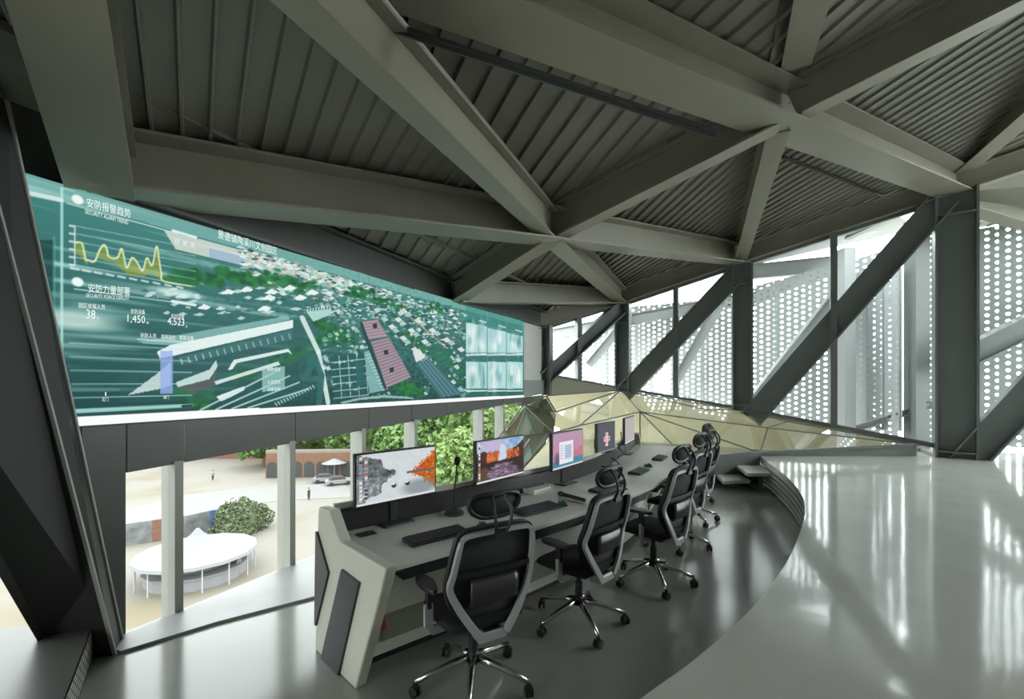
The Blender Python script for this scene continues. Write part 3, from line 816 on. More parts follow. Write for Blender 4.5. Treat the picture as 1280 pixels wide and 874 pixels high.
P((96, 92, 92), (222, 484), (264, 474), (272, 458), (268, 482), (240, 492), a=0.8)
P(WHT, (268, 477), (348, 452), (350, 456), (270, 481), a=0.85)
P(WHT, (270, 496), (305, 483), (306, 488), (276, 502), a=0.95)
P((28, 84, 82), (276, 503), (372, 452), (380, 500), (330, 506), a=0.75)
for k in range(4): cv.line((250 + k * 20, 513 - k), (350 + k * 12, 462 + k * 8), 2.2, (190, 225, 222), 0.85)
for k in range(14): cv.line((344 + k * 3.6, 504 - k * 1.7), (346 + k * 3.6, 507 - k * 1.7), 2, (205, 228, 225), 0.8)
for k in range(70):
    x = random.uniform(180, 380); y = random.uniform(360, 398); w = random.uniform(4, 10)
    P((205, 230, 226) if random.random() < .55 else (50, 105, 105), (x - w, y + 1), (x, y - 2), (x + w, y), (x + 1, y + 2.5), a=0.8)
for (x, y) in ((285, 365), (308, 362), (339, 365), (362, 360), (375, 372), (336, 372), (390, 366), (228, 370), (255, 384), (330, 386)):
    P(WHT, (x - 9, y + 2), (x, y - 4), (x + 9, y), (x + 4, y + 3), a=0.95)
P((175, 215, 208), (383, 390), (414, 386), (416, 392), (392, 402), a=0.95)
for k in range(9): cv.line((384 + k * 3.5, 389 - k * .4), (385 + k * 3.5, 386 - k * .4), 1.4, WHT)
# road winding down the middle
for pts in (((378, 398), (398, 440), (402, 460), (410, 503)),):
    for a, d in zip(pts, pts[1:]): cv.line(a, d, 9, (215, 235, 230), 0.9)
for pts in (((386, 450), (393, 446), (402, 470), (399, 503)), ((384, 470), (390, 452))):
    for a, d in zip(pts, pts[1:]): cv.line(a, d, 12, (40, 105, 102), 0.9)
# small blocks in the centre
for r in range(6):
    for c in range(4):
        x = 414 + c * 11 + r * 0.6; y = 446 + r * 9 - c * 1.2
        P((30, 86, 84), (x, y), (x + 9, y - 1), (x + 9.6, y + 6), (x + .4, y + 7), a=0.95)
        cv.line((x, y + 7.4), (x + 10, y + 6.2), 1.3, (180, 212, 208)); cv.line((x + 9.6, y - 1), (x + 10.4, y + 6.6), 1.3, (180, 212, 208))
P((130, 178, 176), (455, 440), (462, 438), (480, 488), (462, 492), a=0.9); P((38, 96, 96), (444, 452), (454, 450), (458, 480), (446, 484), a=0.9)
for k in range(12): cv.line((458 + k * 1.7, 444 + k * 4), (466 + k * 1.7, 442 + k * 4), 1.5, (205, 228, 225), 0.8)
# long mauve roof
P((168, 150, 160), (452.6, 401.8), (471.6, 399.5), (484.7, 420.3), (461, 424.2)); P((160, 143, 155), (463.7, 426.8), (486, 421.6), (513.7, 471.6), (483.4, 484.7))
P((30, 70, 72), (452.6, 402), (461, 424.2), (483.4, 484.7), (482, 490), (456, 425), (450, 404))
for k in range(15):
    t = k / 15; cv.line((463.7 + 19.7 * t, 427 + 57.7 * t), (486 + 27.7 * t, 421.6 + 50 * t), 1.6, (108, 95, 108), 0.9)
for k in range(6):
    t = k / 6; cv.line((452.6 + 8.4 * t, 402 + 22 * t), (471.6 + 13 * t, 399.5 + 20.8 * t), 1.3, (112, 98, 110), 0.9)
for (x, y) in ((468, 407), (482, 440), (489, 462)): P((50, 45, 52), (x - 2.5, y - 2), (x + 3, y - 3), (x + 3.5, y + 3), (x - 1.5, y + 4))
# strips of houses to the right of it
for j, (x, y, dx, dy) in enumerate(((480, 398, 62, 62), (492, 394, 72, 60), (504, 388, 78, 52))):
    for k in range(13):
        t = k / 13; px, py = x + dx * t, y + dy * t; w = 4.5
        P(((175, 205, 202), (38, 92, 92), (226, 232, 228))[(k + j) % 3], (px - w, py), (px + 1, py - 2.4), (px + w + 1, py + 2), (px, py + 4.5), a=0.9)
cv.line((500, 386), (560, 436), 2.4, (205, 175, 150), 0.8); cv.line((522, 402), (517, 438), 1.2, (190, 205, 200), 0.9)
P((62, 108, 116), (520, 454.5), (536, 447.4), (578, 492.6), (550.5, 497)); P((215, 222, 220), (516, 440), (524, 436), (532, 447), (520, 453))
for k in range(4): cv.line((523.5 + k * 3.4, 453 - k * 1.5), (556 + k * 5.5, 496 - k), 1.6, (120, 165, 172), 0.9)
P((40, 110, 90), (532, 434), (548, 428), (566, 450), (552, 462), a=0.9)
for k in range(5): cv.line((534 + k * 4, 438 + k * 5.5), (549 + k * 4, 431 + k * 5.5), 1.2, (26, 76, 70))
P((170, 205, 196), (425, 503), (450, 497), (480, 494), (510, 496), (520, 499), (480, 497.5), (450, 500), (428, 505), a=0.8)
# camera feeds on the right
P((44, 128, 118), (582, 374), (655, 400), (655, 498), (582, 496), a=0.45)
for (a, b_) in ((582.6, 608.4), (609.7, 632.6), (633.6, 653.4)):
    ya = 398 + (a - 582) * 0.25
    for (y0, y1) in ((ya + 5, 442), (452, 487)):
        P((176, 216, 212), (a, y0), (b_, y0 + (5 if y1 < 450 else 1)), (b_, y1 + (1 if y1 < 450 else -1)), (a, y1))
        for k in range(16):
            g = random.random(); c = (240, 247, 247) if g < .6 else ((70, 140, 132) if g < .8 else (130, 185, 196))
            cv.blob((random.uniform(a + 4, b_ - 4), random.uniform(y0 + 8, y1 - 8)), random.uniform(7, 16), random.uniform(8, 26), c, 0.5, 1.2)
        for k in range(5):
            xx = random.uniform(a + 3, b_ - 3); cv.line((xx, random.uniform(y0 + 4, y0 + 16)), (xx + random.uniform(-3, 3), y1 - 5), random.uniform(1, 2.4), random.choice(((52, 110, 106), (225, 240, 240))), .6)
        cv.line((a, y1 - 1), (b_, y1 - 1), 1.2, (40, 90, 90)); cv.line((a, y1 + 2), (b_, y1 + 1.5), 3.4, WHT, 0.9)
    cv.line((b_ + .6, 384 + (b_ - 582) * .28), (b_ + .6, 494), 1.3, (130, 200, 192))
    cv.line((b_ - 9, 396 + (b_ - 590) * .26), (b_ - 1, 398.5 + (b_ - 590) * .26), 4, (190, 220, 215))
# left panels, charts
P((16, 62, 60), (30, 300), (67, 300), (67, 520), (30, 520), a=0.75)
cv.line((67.5, 296), (67.5, 500), 1.0, (110, 190, 180), 0.8)
cv.line((77.2, 235), (77.2, 520), 1.8, (176, 232, 222), 0.95); cv.line((77, 235), (92, 239), 0.8, (176, 232, 222), 0.7)
cv.line((33, 241), (76, 250), 4.5, (220, 238, 234), 0.85)
cv.line((84, 254), (222, 292), 1.0, (214, 240, 235), 0.9); cv.line((216, 288.5), (245, 297), 3.2, (222, 242, 238))
cv.blob((97, 249.5), 4.6, 4.6, (236, 246, 244), 1, 0.3); cv.blob((97, 352.5), 4.6, 4.6, (236, 246, 244), 1, 0.3)
gx = lambda x, y: (60 + x / 6.245, 220 + y / 6.245)
for k in range(6):
    y0 = 390 + k * 61; cv.line(gx(210, y0), gx(1150, y0 + (175 - k * 1)), 0.7, (190, 228, 222), 0.75)
cv.line(gx(210, 390), gx(210, 698), 0.9, WHT)
curve = [(210, 520), (265, 528), (292, 645), (315, 660), (365, 665), (400, 585), (437, 538), (462, 580), (475, 630), (540, 640), (572, 568), (590, 620), (615, 718), (655, 640), (695, 675), (738, 740), (772, 640), (812, 700), (848, 550), (868, 660), (885, 760), (905, 822), (1120, 862)]
cs = spline([V((x, y, 0)) for x, y in curve], 8); cs = [gx(p.x, p.y) for p in cs]
low = lambda x: 698 + (x - 210) * 0.185
for i0, i1 in ((0, 3), (5, 9), (9, 12), (12, 15), (15, 17), (17, 21)):
    seg = cs[i0 * 8:i1 * 8 + 1]; P((172, 172, 40), *seg, gx(curve[i1][0], min(low(curve[i1][0]), curve[i1][1] + 45)), gx(curve[i0][0], min(low(curve[i0][0]), curve[i0][1] + 60)), a=0.5)
for sgm in (cs[:24], cs[40:80], cs[96:]):
    pass
for a, d in zip(cs, cs[1:]): cv.line(a, d, 1.2, (226, 240, 190))
for k in range(10): cv.line(gx(180 + k * 92, 720 + k * 16), gx(240 + k * 90, 731 + k * 16), 1.9, WHT, 0.85)
for k in range(6): cv.line(gx(172, 388 + k * 61), gx(196, 392 + k * 61), 2.0, WHT, 0.8)
hx = lambda x, y: (60 + x / 4.855, 350 + y / 4.855)
cv.line(hx(160, 55), hx(760, 135), 1.0, (214, 240, 235), 0.9); cv.line(hx(755, 130), hx(893, 152), 3.4, (222, 242, 238))
cv.line(hx(545, 360), hx(885, 380), 1.2, WHT)
for k in range(5): cv.line(hx(130 + k * 4, 381 + k * 84), hx(872, 425 + k * 68.5), 0.9, (185, 225, 218), 0.85)
P((150, 175, 232), hx(682, 430), hx(755, 430), hx(755, 690), hx(682, 692), a=0.8)
cv.line(hx(160, 797), hx(872, 762), 4.2, (150, 205, 195)); cv.line(hx(818, 766), hx(872, 763), 3.2, (26, 60, 58))
P((160, 205, 198), (328, 461), (356, 458), (356, 487), (328, 490), a=0.75)
for k in range(9): cv.blob((110 + random.uniform(-30, 60), 410 + random.uniform(-40, 30)), random.uniform(20, 60), random.uniform(2, 4), (150, 200, 192), 0.4, 0.9)
cv.blob((92, 400), 34, 9, (205, 230, 224), 0.8, 0.9); cv.blob((222, 366), 26, 5, (205, 230, 224), 0.8, 0.7)
# white strip along the bottom edge
P((250, 251, 250), (0, 528), (97, 521.5), (660, 493.6), (660, 505), (97, 560), (0, 570))
screen = thing('led_screen', 'large curved-looking teal LED wall screen showing an aerial city view', 'screen', wp((TS0 + TS1) / 2, SZ0), kind='thing')
screen['label'] = 'very large teal LED screen on the left wall showing an aerial city map'
M['led'] = display_mat('led_display', 1.0)
me = cv.mesh('display', SL, SZ1 - SZ0); me.materials.append(M['led'])
WANG = math.atan2(WD.y, WD.x)
ob = bpy.data.objects.new('display', me); COL.objects.link(ob); ob.parent = screen; ob.rotation_euler = (0, 0, WANG)
b = MB(); b.prism([wp(TS0 - .02, SZ0 - .012, -0.012), wp(TS1 + .02, SZ0 - .012, -0.012), wp(TS1 + .02, SZ1 + .02, -0.012), wp(TS0 - .02, SZ1 + .02, -0.012)], WN * -0.07); b.build('cabinet', M['black'], screen)

TEXT_FONT = None
def text_mesh(body, m, parent, start, end, height, name='lettering', off=0.004):
    """flat lettering on the left wall between two photo points of its base line, letters height m tall"""
    cu = bpy.data.curves.new('t', 'FONT'); cu.body = body; cu.size = 1.0; cu.resolution_u = 2
    tmp = bpy.data.objects.new('t', cu); COL.objects.link(tmp)
    dg = bpy.context.evaluated_depsgraph_get(); me = bpy.data.meshes.new_from_object(tmp.evaluated_get(dg))
    bpy.data.objects.remove(tmp)
    if not len(me.vertices): return
    co = np.zeros(len(me.vertices) * 3, np.float32); me.vertices.foreach_get('co', co); co = co.reshape(-1, 3)
    mn, mxx = co.min(0), co.max(0)
    (ta, za), (tb, zb) = wall_px(*start), wall_px(*end)
    sx = (tb - ta) / (mxx[0] - mn[0]); sy = height / max(1e-4, (mxx[1] - mn[1]))
    ang = (zb - za) / (tb - ta)
    for i, vtx in enumerate(me.vertices):
        lx = (co[i, 0] - mn[0]) * sx; lz = (co[i, 1] - mn[1]) * sy
        p = wp(ta + lx, za + lz + ang * lx, off) - wloc(parent); vtx.co = p
    me.materials.clear(); me.materials.append(m)
    o = bpy.data.objects.new(name, me); COL.objects.link(o); o.parent = parent
    return o
M['txt'] = emit_mat('screen_text', (0.86, 0.95, 0.93), 1.0)
for body, s_, e_, h in (('安防报警趋势', (108, 259), (163, 273), .062), ('SECURITY ALARM TREND', (106, 267), (160, 281), .028),
                        ('安防力量部署', (110, 366), (162, 370), .060), ('SECURITY FORCE DEPLOY', (107, 371.5), (161, 375.5), .024),
                        ('园区安保人员', (98, 385), (131, 387.5), .034), ('安防设备', (163, 392), (181, 393.3), .034), ('监控设备', (213.5, 398), (230, 399.5), .034),
                        ('38', (107.5, 398), (119, 399), .058), ('人', (120, 399), (124, 399.2), .02), ('1,450', (159, 404), (181, 406), .062), ('台', (182.5, 405), (186, 405.2), .02), ('4,523', (209, 407), (230, 409), .062), ('台', (231.5, 409.5), (234, 409.8), .02),
                        ('安防人员', (175, 422.5), (195, 423.5), .036), ('视频监控', (201, 424), (219, 425), .036), ('智能设备', (224, 425), (242, 426), .036),
                        ('日', (218.5, 304), (223, 305), .032), ('周', (228, 306.5), (232.5, 307.5), .032), ('月', (238, 308.5), (242, 309.5), .032),
                        ('景德镇陶溪川文创园区', (272, 298), (346, 319.5), .075),
                        ('北门', (127, 502), (135, 502), .028), ('南门', (204, 499), (211, 499), .028), ('1', (131, 495), (132.5, 495), .026),
                        ('安防点位', (334, 464), (350, 464), .034), ('人员定位', (334, 480), (350, 479.5), .034), ('设备在线', (334, 489), (350, 488.5), .034)):
    text_mesh(body, M['txt'], screen, s_, e_, h)

# ------------------------------------------------------------------ the control desk
front = spline([V((-0.69, 2.49, 0)), V((0.126, 3.186, 0)), V((0.98, 4.02, 0)), V((1.5, 4.66, 0)), V((1.98, 5.5, 0)), V((2.78, 7.28, 0))], 8)
def offset(path, d):
    out = []
    for i, p in enumerate(path):
        t = (path[min(i + 1, len(path) - 1)] - path[max(i - 1, 0)]).normalized(); out.append(p + V((-t.y, t.x, 0)) * d)
    return out
back = offset(front, 0.8)
desk = thing('control_desk', 'long curved pale grey control desk with a dark rear ledge', 'desk', (0.5, 4.2, 0))
def ribbon(A, B, z0, z1):
    """solid band between two plan curves"""
    b = MB(); n = len(A)
    vs = [V((p.x, p.y, z)) for z in (z0, z1) for c in (A, B) for p in c]
    a0, b0, a1, b1 = 0, n, 2 * n, 3 * n; fs = []
    for i in range(n - 1):
        fs += [(a0 + i, a0 + i + 1, b0 + i + 1, b0 + i), (a1 + i, b1 + i, b1 + i + 1, a1 + i + 1), (a0 + i, a1 + i, a1 + i + 1, a0 + i + 1), (b0 + i, b0 + i + 1, b1 + i + 1, b1 + i)]
    fs += [(a0, b0, b1, a1), (a0 + n - 1, a1 + n - 1, b1 + n - 1, b0 + n - 1)]
    b.add(vs, fs); return b
ribbon(front, back, 0.71, 0.74).build('worktop', M['desk'], desk, bevel=0.004)
ribbon(offset(front, 0.004), offset(front, 0.03), 0.695, 0.712).build('edge_band', M['black'], desk)
ribbon(offset(front, 0.765), offset(front, 0.80), 0.742, 0.895).build('rear_ledge', M['graphite'], desk)
ribbon(offset(front, 0.805), offset(front, 0.83), 0.0, 0.93).build('rear_panel', M['desk_end'], desk)
ribbon(offset(front, 0.36), offset(front, 0.39), 0.06, 0.70).build('modesty_panel', M['desk_end'], desk)
ribbon(offset(front, 0.40), offset(front, 0.74), 0.0, 0.06).build('plinth', M['black'], desk)
for i in range(0, 40, 8):
    if i + 6 < len(front): ribbon(offset(front, 0.350)[i + 1:i + 7], offset(front, 0.362)[i + 1:i + 7], 0.14, 0.30).build('inset_panel', M['inset'], desk)
# end panel, outline measured in its own plane
e0, e1 = on_z(393.5, 812, 0), on_z(444, 862.6, 0); ed = (e1 - e0); ed.z = 0; ed.normalize(); en = V((-ed.y, ed.x, 0))
if en.y < 0: en = -en
ep = lambda x, y: ray_plane(x, y, e0, en)
out = [V((e0.x, e0.y, 0)), V((e1.x, e1.y, 0)), ep(476, 741.5), ep(482.6, 711.5), ep(425.4, 678), ep(412, 638), ep(397.5, 634)]
b = MB(); b.prism(out, en * 0.07); b.build('end_panel', M['desk_end'], desk, bevel=0.012)
def plate(pts, t0, m, name):
    b = MB(); b.prism([ep(x, y) - en * t0 for x, y in pts], en * (t0 + 0.002)); b.build(name, M[m], desk, bevel=0.003)
plate([(428.8, 711), (451.3, 728), (424.5, 846), (403, 822)], 0.014, 'graphite', 'end_trim')
plate([(396.5, 664), (397.8, 664), (412.6, 716), (396.5, 782), (395, 780)], 0.014, 'graphite', 'end_trim')
# far end panel
f_, k_ = front[-1], back[-1]; dd = (k_ - f_).normalized(); dn = V((-dd.y, dd.x, 0))
b = MB(); b.prism([V((f_.x, f_.y, 0)), V((k_.x, k_.y, 0)) + dd * 0.03, V((k_.x, k_.y, 0.93)) + dd * 0.03, V((k_.x, k_.y, 0.93)) - dd * 0.06, V((k_.x, k_.y, 0.745)) - dd * 0.1, V((f_.x, f_.y, 0.745))], dn * -0.06); b.build('far_end_panel', M['desk_end'], desk)
# keyboard trays under the front edge, one per seat
flen = [0]
for a, d in zip(front, front[1:]): flen.append(flen[-1] + (d - a).length)
def along(s, off, z):
    for i in range(len(front) - 1):
        if flen[i + 1] >= s or i == len(front) - 2:
            t = (s - flen[i]) / (flen[i + 1] - flen[i]); u_ = (front[i + 1] - front[i]).normalized(); p = front[i] + (front[i + 1] - front[i]) * t
            q = p + V((-u_.y, u_.x, 0)) * off; return V((q.x, q.y, z)), math.atan2(u_.y, u_.x)
for s in (0.42, 1.45, 2.45, 3.4, 4.35, 5.3):
    c, a = along(s, 0.16, 0.645); b = MB(); X = V((math.cos(a), math.sin(a), 0)); Y = V((-X.y, X.x, 0))
    b.box(c, (0.60, 0.26, 0.022), X, Y); b.box(c + Z * 0.02 - Y * 0.13, (0.60, 0.015, 0.05), X, Y)
    for sg in (-1, 1): b.box(c + X * sg * 0.28 + Z * 0.03, (0.03, 0.26, 0.06), X, Y)
    b.build('keyboard_tray', M['black'], desk)
b = MB(); c, a = along(0.3, 0.385, 0.5); X = V((math.cos(a), math.sin(a), 0)); Y = V((-X.y, X.x, 0))

p0 = ep(478, 752) + V((0.03, 0.12, 0)); strap = MB(); strap.sweep([at(476, 756, 2.62), at(477.5, 772, 2.62), at(480, 786, 2.62)], 0.03, 0.006, V((0, 1, 0)))
tag(strap.build('cable_strap', M['red']), 'red cable strap hanging under the near end of the desk', 'strap')

# ------------------------------------------------------------------ monitors
def wallpaper(kind):
    c = Canvas(150, 84, (200, 205, 208)); n1 = smooth_noise(84, 150, 5, 6); n2 = smooth_noise(84, 150, 2.5, 2.5)
    Y = c.yy / 84; X = c.xx / 150
    if kind == 0:      # grey mountain lake with orange trees at the right
        c.a = np.stack([218 - 12 * n1, 224 - 10 * n1, 226 - 8 * n1], -1).astype(np.float32)
        d = np.abs(Y - 0.47); big = smooth_noise(84, 150, 11, 13); slope = (0.50 - X) * 1.05 + (big - .5) * .28 + (n2 - .5) * .12
        mk = (d < slope) * np.clip(0.5 + n2 * 0.9, 0, 1); g = 60 + 140 * n2 * n1 + 30 * (Y > .47)
        c.a = c.a * (1 - mk[..., None]) + np.stack([g * .92, g * .98, g], -1) * mk[..., None]
        mk = ((d < (X - 0.66) * 1.25 + (n2 - .5) * .16) & (n1 > .12)); col = np.stack([150 + 90 * n2, 70 + 70 * n2 * n1 * 1.4, 20 + 10 * n2], -1); c.a[mk] = col[mk]
        mk = (d < 0.02) & (X > .6); c.a[mk] = (110, 100, 95)
        c.blob((118, 68), 34, 14, (120, 132, 136), .7, 0.7)
        for (x, y) in ((66, 58), (92, 58)): c.blob((x, y), 4.5, 4, (45, 38, 34), 1, .4); c.blob((x - 1, y - 2.5), 4, 2, (225, 225, 225), 1, .5)
    elif kind == 1:    # orange cliffs above a dark valley
        c.a = np.stack([150 + 60 * n1 - 40 * X, 165 + 50 * n1 - 10 * X, 205 + 20 * n1], -1).astype(np.float32)
        c.blob((48, 12), 34, 16, (200, 180, 210), .8, .9)
        c.poly([(0, 24), (22, 20), (40, 30), (50, 24), (62, 44), (78, 50), (92, 40), (108, 24), (128, 18), (150, 6), (150, 84), (0, 84)], (70, 40, 38))
        for k in range(260):
            x = random.uniform(30, 66) if k % 2 else random.uniform(92, 132); y = random.uniform(26, 44)
            c.blob((x, y), 2.5, 4, random.choice(((225, 110, 45), (190, 80, 35), (110, 55, 40), (240, 140, 70))), .7, .6)
        c.poly([(64, 42), (72, 10), (84, 12), (92, 38), (78, 52)], (215, 225, 240), .8)
        c.poly([(0, 46), (150, 42), (150, 84), (0, 84)], (42, 34, 34), .9)
        for k in range(420):
            y = random.uniform(52, 80); f = (y - 50) / 30; c.blob((78 + random.gauss(0, 10 + 24 * f), y), random.uniform(3, 9), random.uniform(.8, 2), random.choice(((150, 130, 165), (175, 165, 200), (110, 90, 120), (120, 70, 60), (70, 50, 55))), .55, .8)
        for k in range(80): c.blob((random.uniform(0, 30), random.uniform(55, 84)), 4, 3, (95, 72, 50), .5, .8)
    elif kind == 2:    # pink sky with an open window
        c.a = np.stack([178 + 20 * Y + 10 * n1, 148 - 20 * Y + 8 * n1, 178 - 20 * Y], -1).astype(np.float32)
        c.poly([(80, 60), (150, 34), (150, 62), (90, 70)], (205, 110, 120), .7); c.poly([(0, 66), (150, 62), (150, 80), (0, 80)], (60, 140, 160), .9)
        c.blob((20, 60), 12, 14, (70, 70, 90), .7, .8)
        c.poly([(30, 22), (98, 22), (98, 74), (30, 74)], (238, 236, 242)); c.poly([(54, 30), (92, 30), (92, 66), (54, 66)], (205, 214, 232))
        for k in range(6): c.line((58, 34 + k * 5), (86, 34 + k * 5), 1.6, (110, 130, 160)); c.line((34, 30 + k * 6), (48, 30 + k * 6), 1.4, (150, 160, 180))
    elif kind == 3:    # dark grey desktop with pale red blocks
        c.a[:] = (84, 88, 96)
        c.poly([(66, 28), (88, 28), (88, 68), (66, 68)], (232, 220, 224)); c.poly([(50, 40), (104, 40), (104, 54), (50, 54)], (226, 196, 200))
        for (x, y) in ((60, 46), (76, 58), (94, 46), (76, 34)): c.poly([(x - 5, y - 4), (x + 5, y - 4), (x + 5, y + 4), (x - 5, y + 4)], (214, 90, 105), .8)
    else:
        c.a = np.stack([176 + 12 * n1, 170 + 12 * n1, 172 + 12 * n1], -1).astype(np.float32)
    if kind in (0, 1):
        for r in range(11):
            for q in range(2 if kind == 0 else 1):
                x, y = 7 + q * 9, 6 + r * 6.6
                c.poly([(x - 2.2, y - 2), (x + 2.2, y - 2), (x + 2.2, y + 2), (x - 2.2, y + 2)], random.choice(((235, 235, 238), (225, 222, 220), (170, 110, 105), (120, 140, 170), (70, 70, 72))))
                c.line((x - 3, y + 3.2), (x + 3, y + 3.2), 1, (225, 225, 225), .8)
    c.poly([(0, 80), (150, 80), (150, 85), (0, 85)], (226, 226, 230) if kind != 3 else (140, 146, 156)); return c
M['monitor'] = display_mat('monitor_display', 0.95)
def monitor(i, c, ang, w, label):
    t = thing('monitor', label, 'monitor', (c.x, c.y, 0.74), ang, 'monitors along the control desk')
    h = 0.372; z0 = 0.165
    b = MB(); b.box((0, 0.018, z0 + h / 2), (w, 0.034, h)); b.box((0, 0.045, z0 + h / 2), (w * .6, 0.03, h * .55)); b.build('housing', M['black'], t, bevel=0.004, local=True)
    me = wallpaper(i).mesh('display', w - 0.022, h - 0.026); me.materials.append(M['monitor'])
    o = bpy.data.objects.new('display', me); COL.objects.link(o); o.parent = t; o.location = (0, -0.0012, z0 + 0.015)
    b = MB(); b.box((0, 0.075, 0.17), (0.06, 0.03, 0.32)); b.build('stand_neck', M['graphite'], t, bevel=0.004, local=True)
    b = MB(); b.box((0, 0.05, 0.006), (0.24, 0.17, 0.012)); b.build('stand_base', M['graphite'], t, bevel=0.004, local=True)
    return t
def mon_px(xa, ya, xb, yb, z=1.277):
    a = at(xa, ya, F * (z - EYE) / (CY - ya)); b = at(xb, yb, F * (z - EYE) / (CY - yb)); c = (a + b) / 2
    return c, math.atan2(b.y - a.y, b.x - a.x), (b - a).length
for i, (px, lab) in enumerate((((442.5, 568.3, 546, 556.4), 'monitor showing a grey lake with orange trees at the near end of the desk'),
                               ((592, 552.4, 657.2, 542.9), 'monitor showing orange cliffs under a purple sky'),
                               ((690.3, 542.0, 729, 535.5), 'monitor with a pink desktop and an open white window'),
                               ((746.5, 529.8, 769, 526.3), 'monitor with a dark grey desktop and pale red blocks'),
                               ((780.6, 523.3, 793.5, 519.2), 'farthest monitor with a plain pale grey display'))):
    c, a, w = mon_px(*px); monitor(i, c, a, min(max(w, 0.50), 0.66), lab)

# ------------------------------------------------------------------ things on the desk
TZ = 0.742
def keyboard(c, a, label, w=0.44, d=0.135):
    t = thing('keyboard', label, 'keyboard', (c.x, c.y, TZ), a, 'keyboards on the desk')
    b = MB(); b.hexa([V((-w / 2, -d / 2, 0)), V((w / 2, -d / 2, 0)), V((w / 2, d / 2, 0)), V((-w / 2, d / 2, 0)), V((-w / 2, -d / 2, .014)), V((w / 2, -d / 2, .014)), V((w / 2, d / 2, .026)), V((-w / 2, d / 2, .026))]); b.build('case', M['black'], t, bevel=0.003, local=True)
    k = MB()
    for r in range(6):
        for q in range(20):
            x = -w / 2 + 0.012 + (q + .5) * (w - .024) / 20; y = -d / 2 + 0.010 + (r + .5) * (d - .02) / 6; z = .014 + .012 * (y + d / 2) / d
            k.box((x, y, z + .004), ((w - .024) / 20 * .82, (d - .02) / 6 * .8, .007))
    tag(k.build('keys', M['key'], t, local=True), kind='stuff'); return t
keyboard(on_z(546.5, 671.5, TZ), math.radians(40), 'black keyboard in front of the grey lake monitor', 0.43, 0.15)
keyboard(on_z(672, 637.5, TZ), math.radians(42), 'black keyboard in front of the orange cliff monitor', 0.42, 0.15)
keyboard(on_z(757, 612, TZ), math.radians(48), 'black keyboard half hidden behind the second office chair', 0.40, 0.14)
keyboard(on_z(799, 590.5, TZ), math.radians(56), 'slim keyboard lying before the dark grey monitor', 0.36, 0.14)
keyboard(on_z(825, 573.5, TZ), math.radians(60), 'small keyboard beside the third headrest', 0.36, 0.14)
def mouse(c, a, label):
    b = MB(); pr = []
    for i in range(7):
        for k in range(10):
            th = math.pi * i / 6 / 2; ph = 2 * math.pi * k / 10
            b.v.append(V((0.033 * math.cos(ph) * math.cos(th), 0.056 * math.sin(ph) * math.cos(th), 0.036 * math.sin(th) * (1 - 0.25 * math.sin(ph)))))
    for i in range(6):
        for k in range(10): b.f.append([i * 10 + k, i * 10 + (k + 1) % 10, (i + 1) * 10 + (k + 1) % 10, (i + 1) * 10 + k])
    b.f.append(list(range(10))[::-1])
    t = thing('computer_mouse', label, 'mouse', (c.x, c.y, TZ), a, 'computer mice on the desk')
    b.build('shell', M['teal'], t, smooth=True, local=True)
    w = MB(); w.lathe([(0.007, -0.003), (0.007, 0.003)], (0, 0.026, 0.028), V((1, 0, 0)), 12); w.build('scroll_wheel', M['black'], t, local=True)
mouse(on_z(603, 659, TZ), 0.7, 'dark teal mouse beside the nearest keyboard'); mouse(on_z(702.5, 631.5, TZ), 0.75, 'dark teal mouse beside the second keyboard')
mouse(on_z(777, 605, TZ), 0.8, 'dark teal mouse right of the second headrest'); mouse(on_z(810, 583.5, TZ), 0.9, 'dark teal mouse at the end of the slim keyboard')
# gooseneck microphone
c = on_z(568, 643, TZ); g = thing('gooseneck_microphone', 'black gooseneck microphone on a round base between two monitors', 'microphone', c)
MB().lathe([(0.075, 0), (0.075, 0.018), (0.06, 0.03), (0.02, 0.034)], c, seg=28).build('base', M['graphite'], g, smooth=False)
hd = at(571.5, 577, 3.5); MB().tube(spline([c + V((0, .0, .03)), c + V((0.0, 0, .2)), (c + hd) / 2 + V((.0, 0, .07)), hd], 6), 0.006, 8).build('gooseneck', M['black'], g, smooth=True)
MB().lathe([(0.008, -0.03), (0.02, -0.02), (0.026, 0.005), (0.02, 0.03), (0.006, 0.04)], hd, V((0.05, 0, 1)), 14).build('foam_head', M['black_soft'], g, smooth=True)
# hand microphone lying down
a, b2 = on_z(699, 620.5, TZ) + Z * 0.026, on_z(731, 628.5, TZ) + Z * 0.02; u = (b2 - a)
g = thing('hand_microphone', 'black hand microphone lying on the desk by the second chair', 'microphone', (a.x, a.y, TZ))
MB().lathe([(0.013, 0.045), (0.019, 0.06), (0.016, u.length)], a, u, 14).build('handle', M['black'], g, smooth=True)
MB().lathe([(0.006, -0.012), (0.02, 0.0), (0.025, 0.02), (0.022, 0.045), (0.016, 0.05)], a, u, 14).build('grille_head', M['graphite'], g, smooth=True)
# white document tray and power box
c = on_z(668, 613, TZ); ca = math.radians(50)
g = thing('document_tray', 'flat pale tray of papers under the pink desktop monitor', 'tray', (c.x, c.y, TZ), ca)
b = MB(); b.box((0, 0, 0.006), (0.30, 0.22, 0.012)); b.box((0, 0.108, 0.025), (0.30, 0.006, 0.04)); b.box((-.148, 0, 0.025), (0.006, 0.22, 0.04)); b.box((.148, 0, 0.025), (0.006, 0.22, 0.04)); b.build('tray_body', M['desk'], g, local=True)
b = MB(); b.box((0, 0, 0.022), (0.27, 0.19, 0.02)); b.build('paper_sheets', M['paper'], g, local=True)
c = on_z(457.5, 668, TZ)
g = thing('power_outlet', 'small black power outlet set in the near end of the worktop', 'outlet', (c.x, c.y, TZ), math.radians(42))
b = MB(); b.box((0, 0, 0.004), (0.12, 0.075, 0.008)); b.build('cover_plate', M['black'], g, bevel=0.002, local=True)
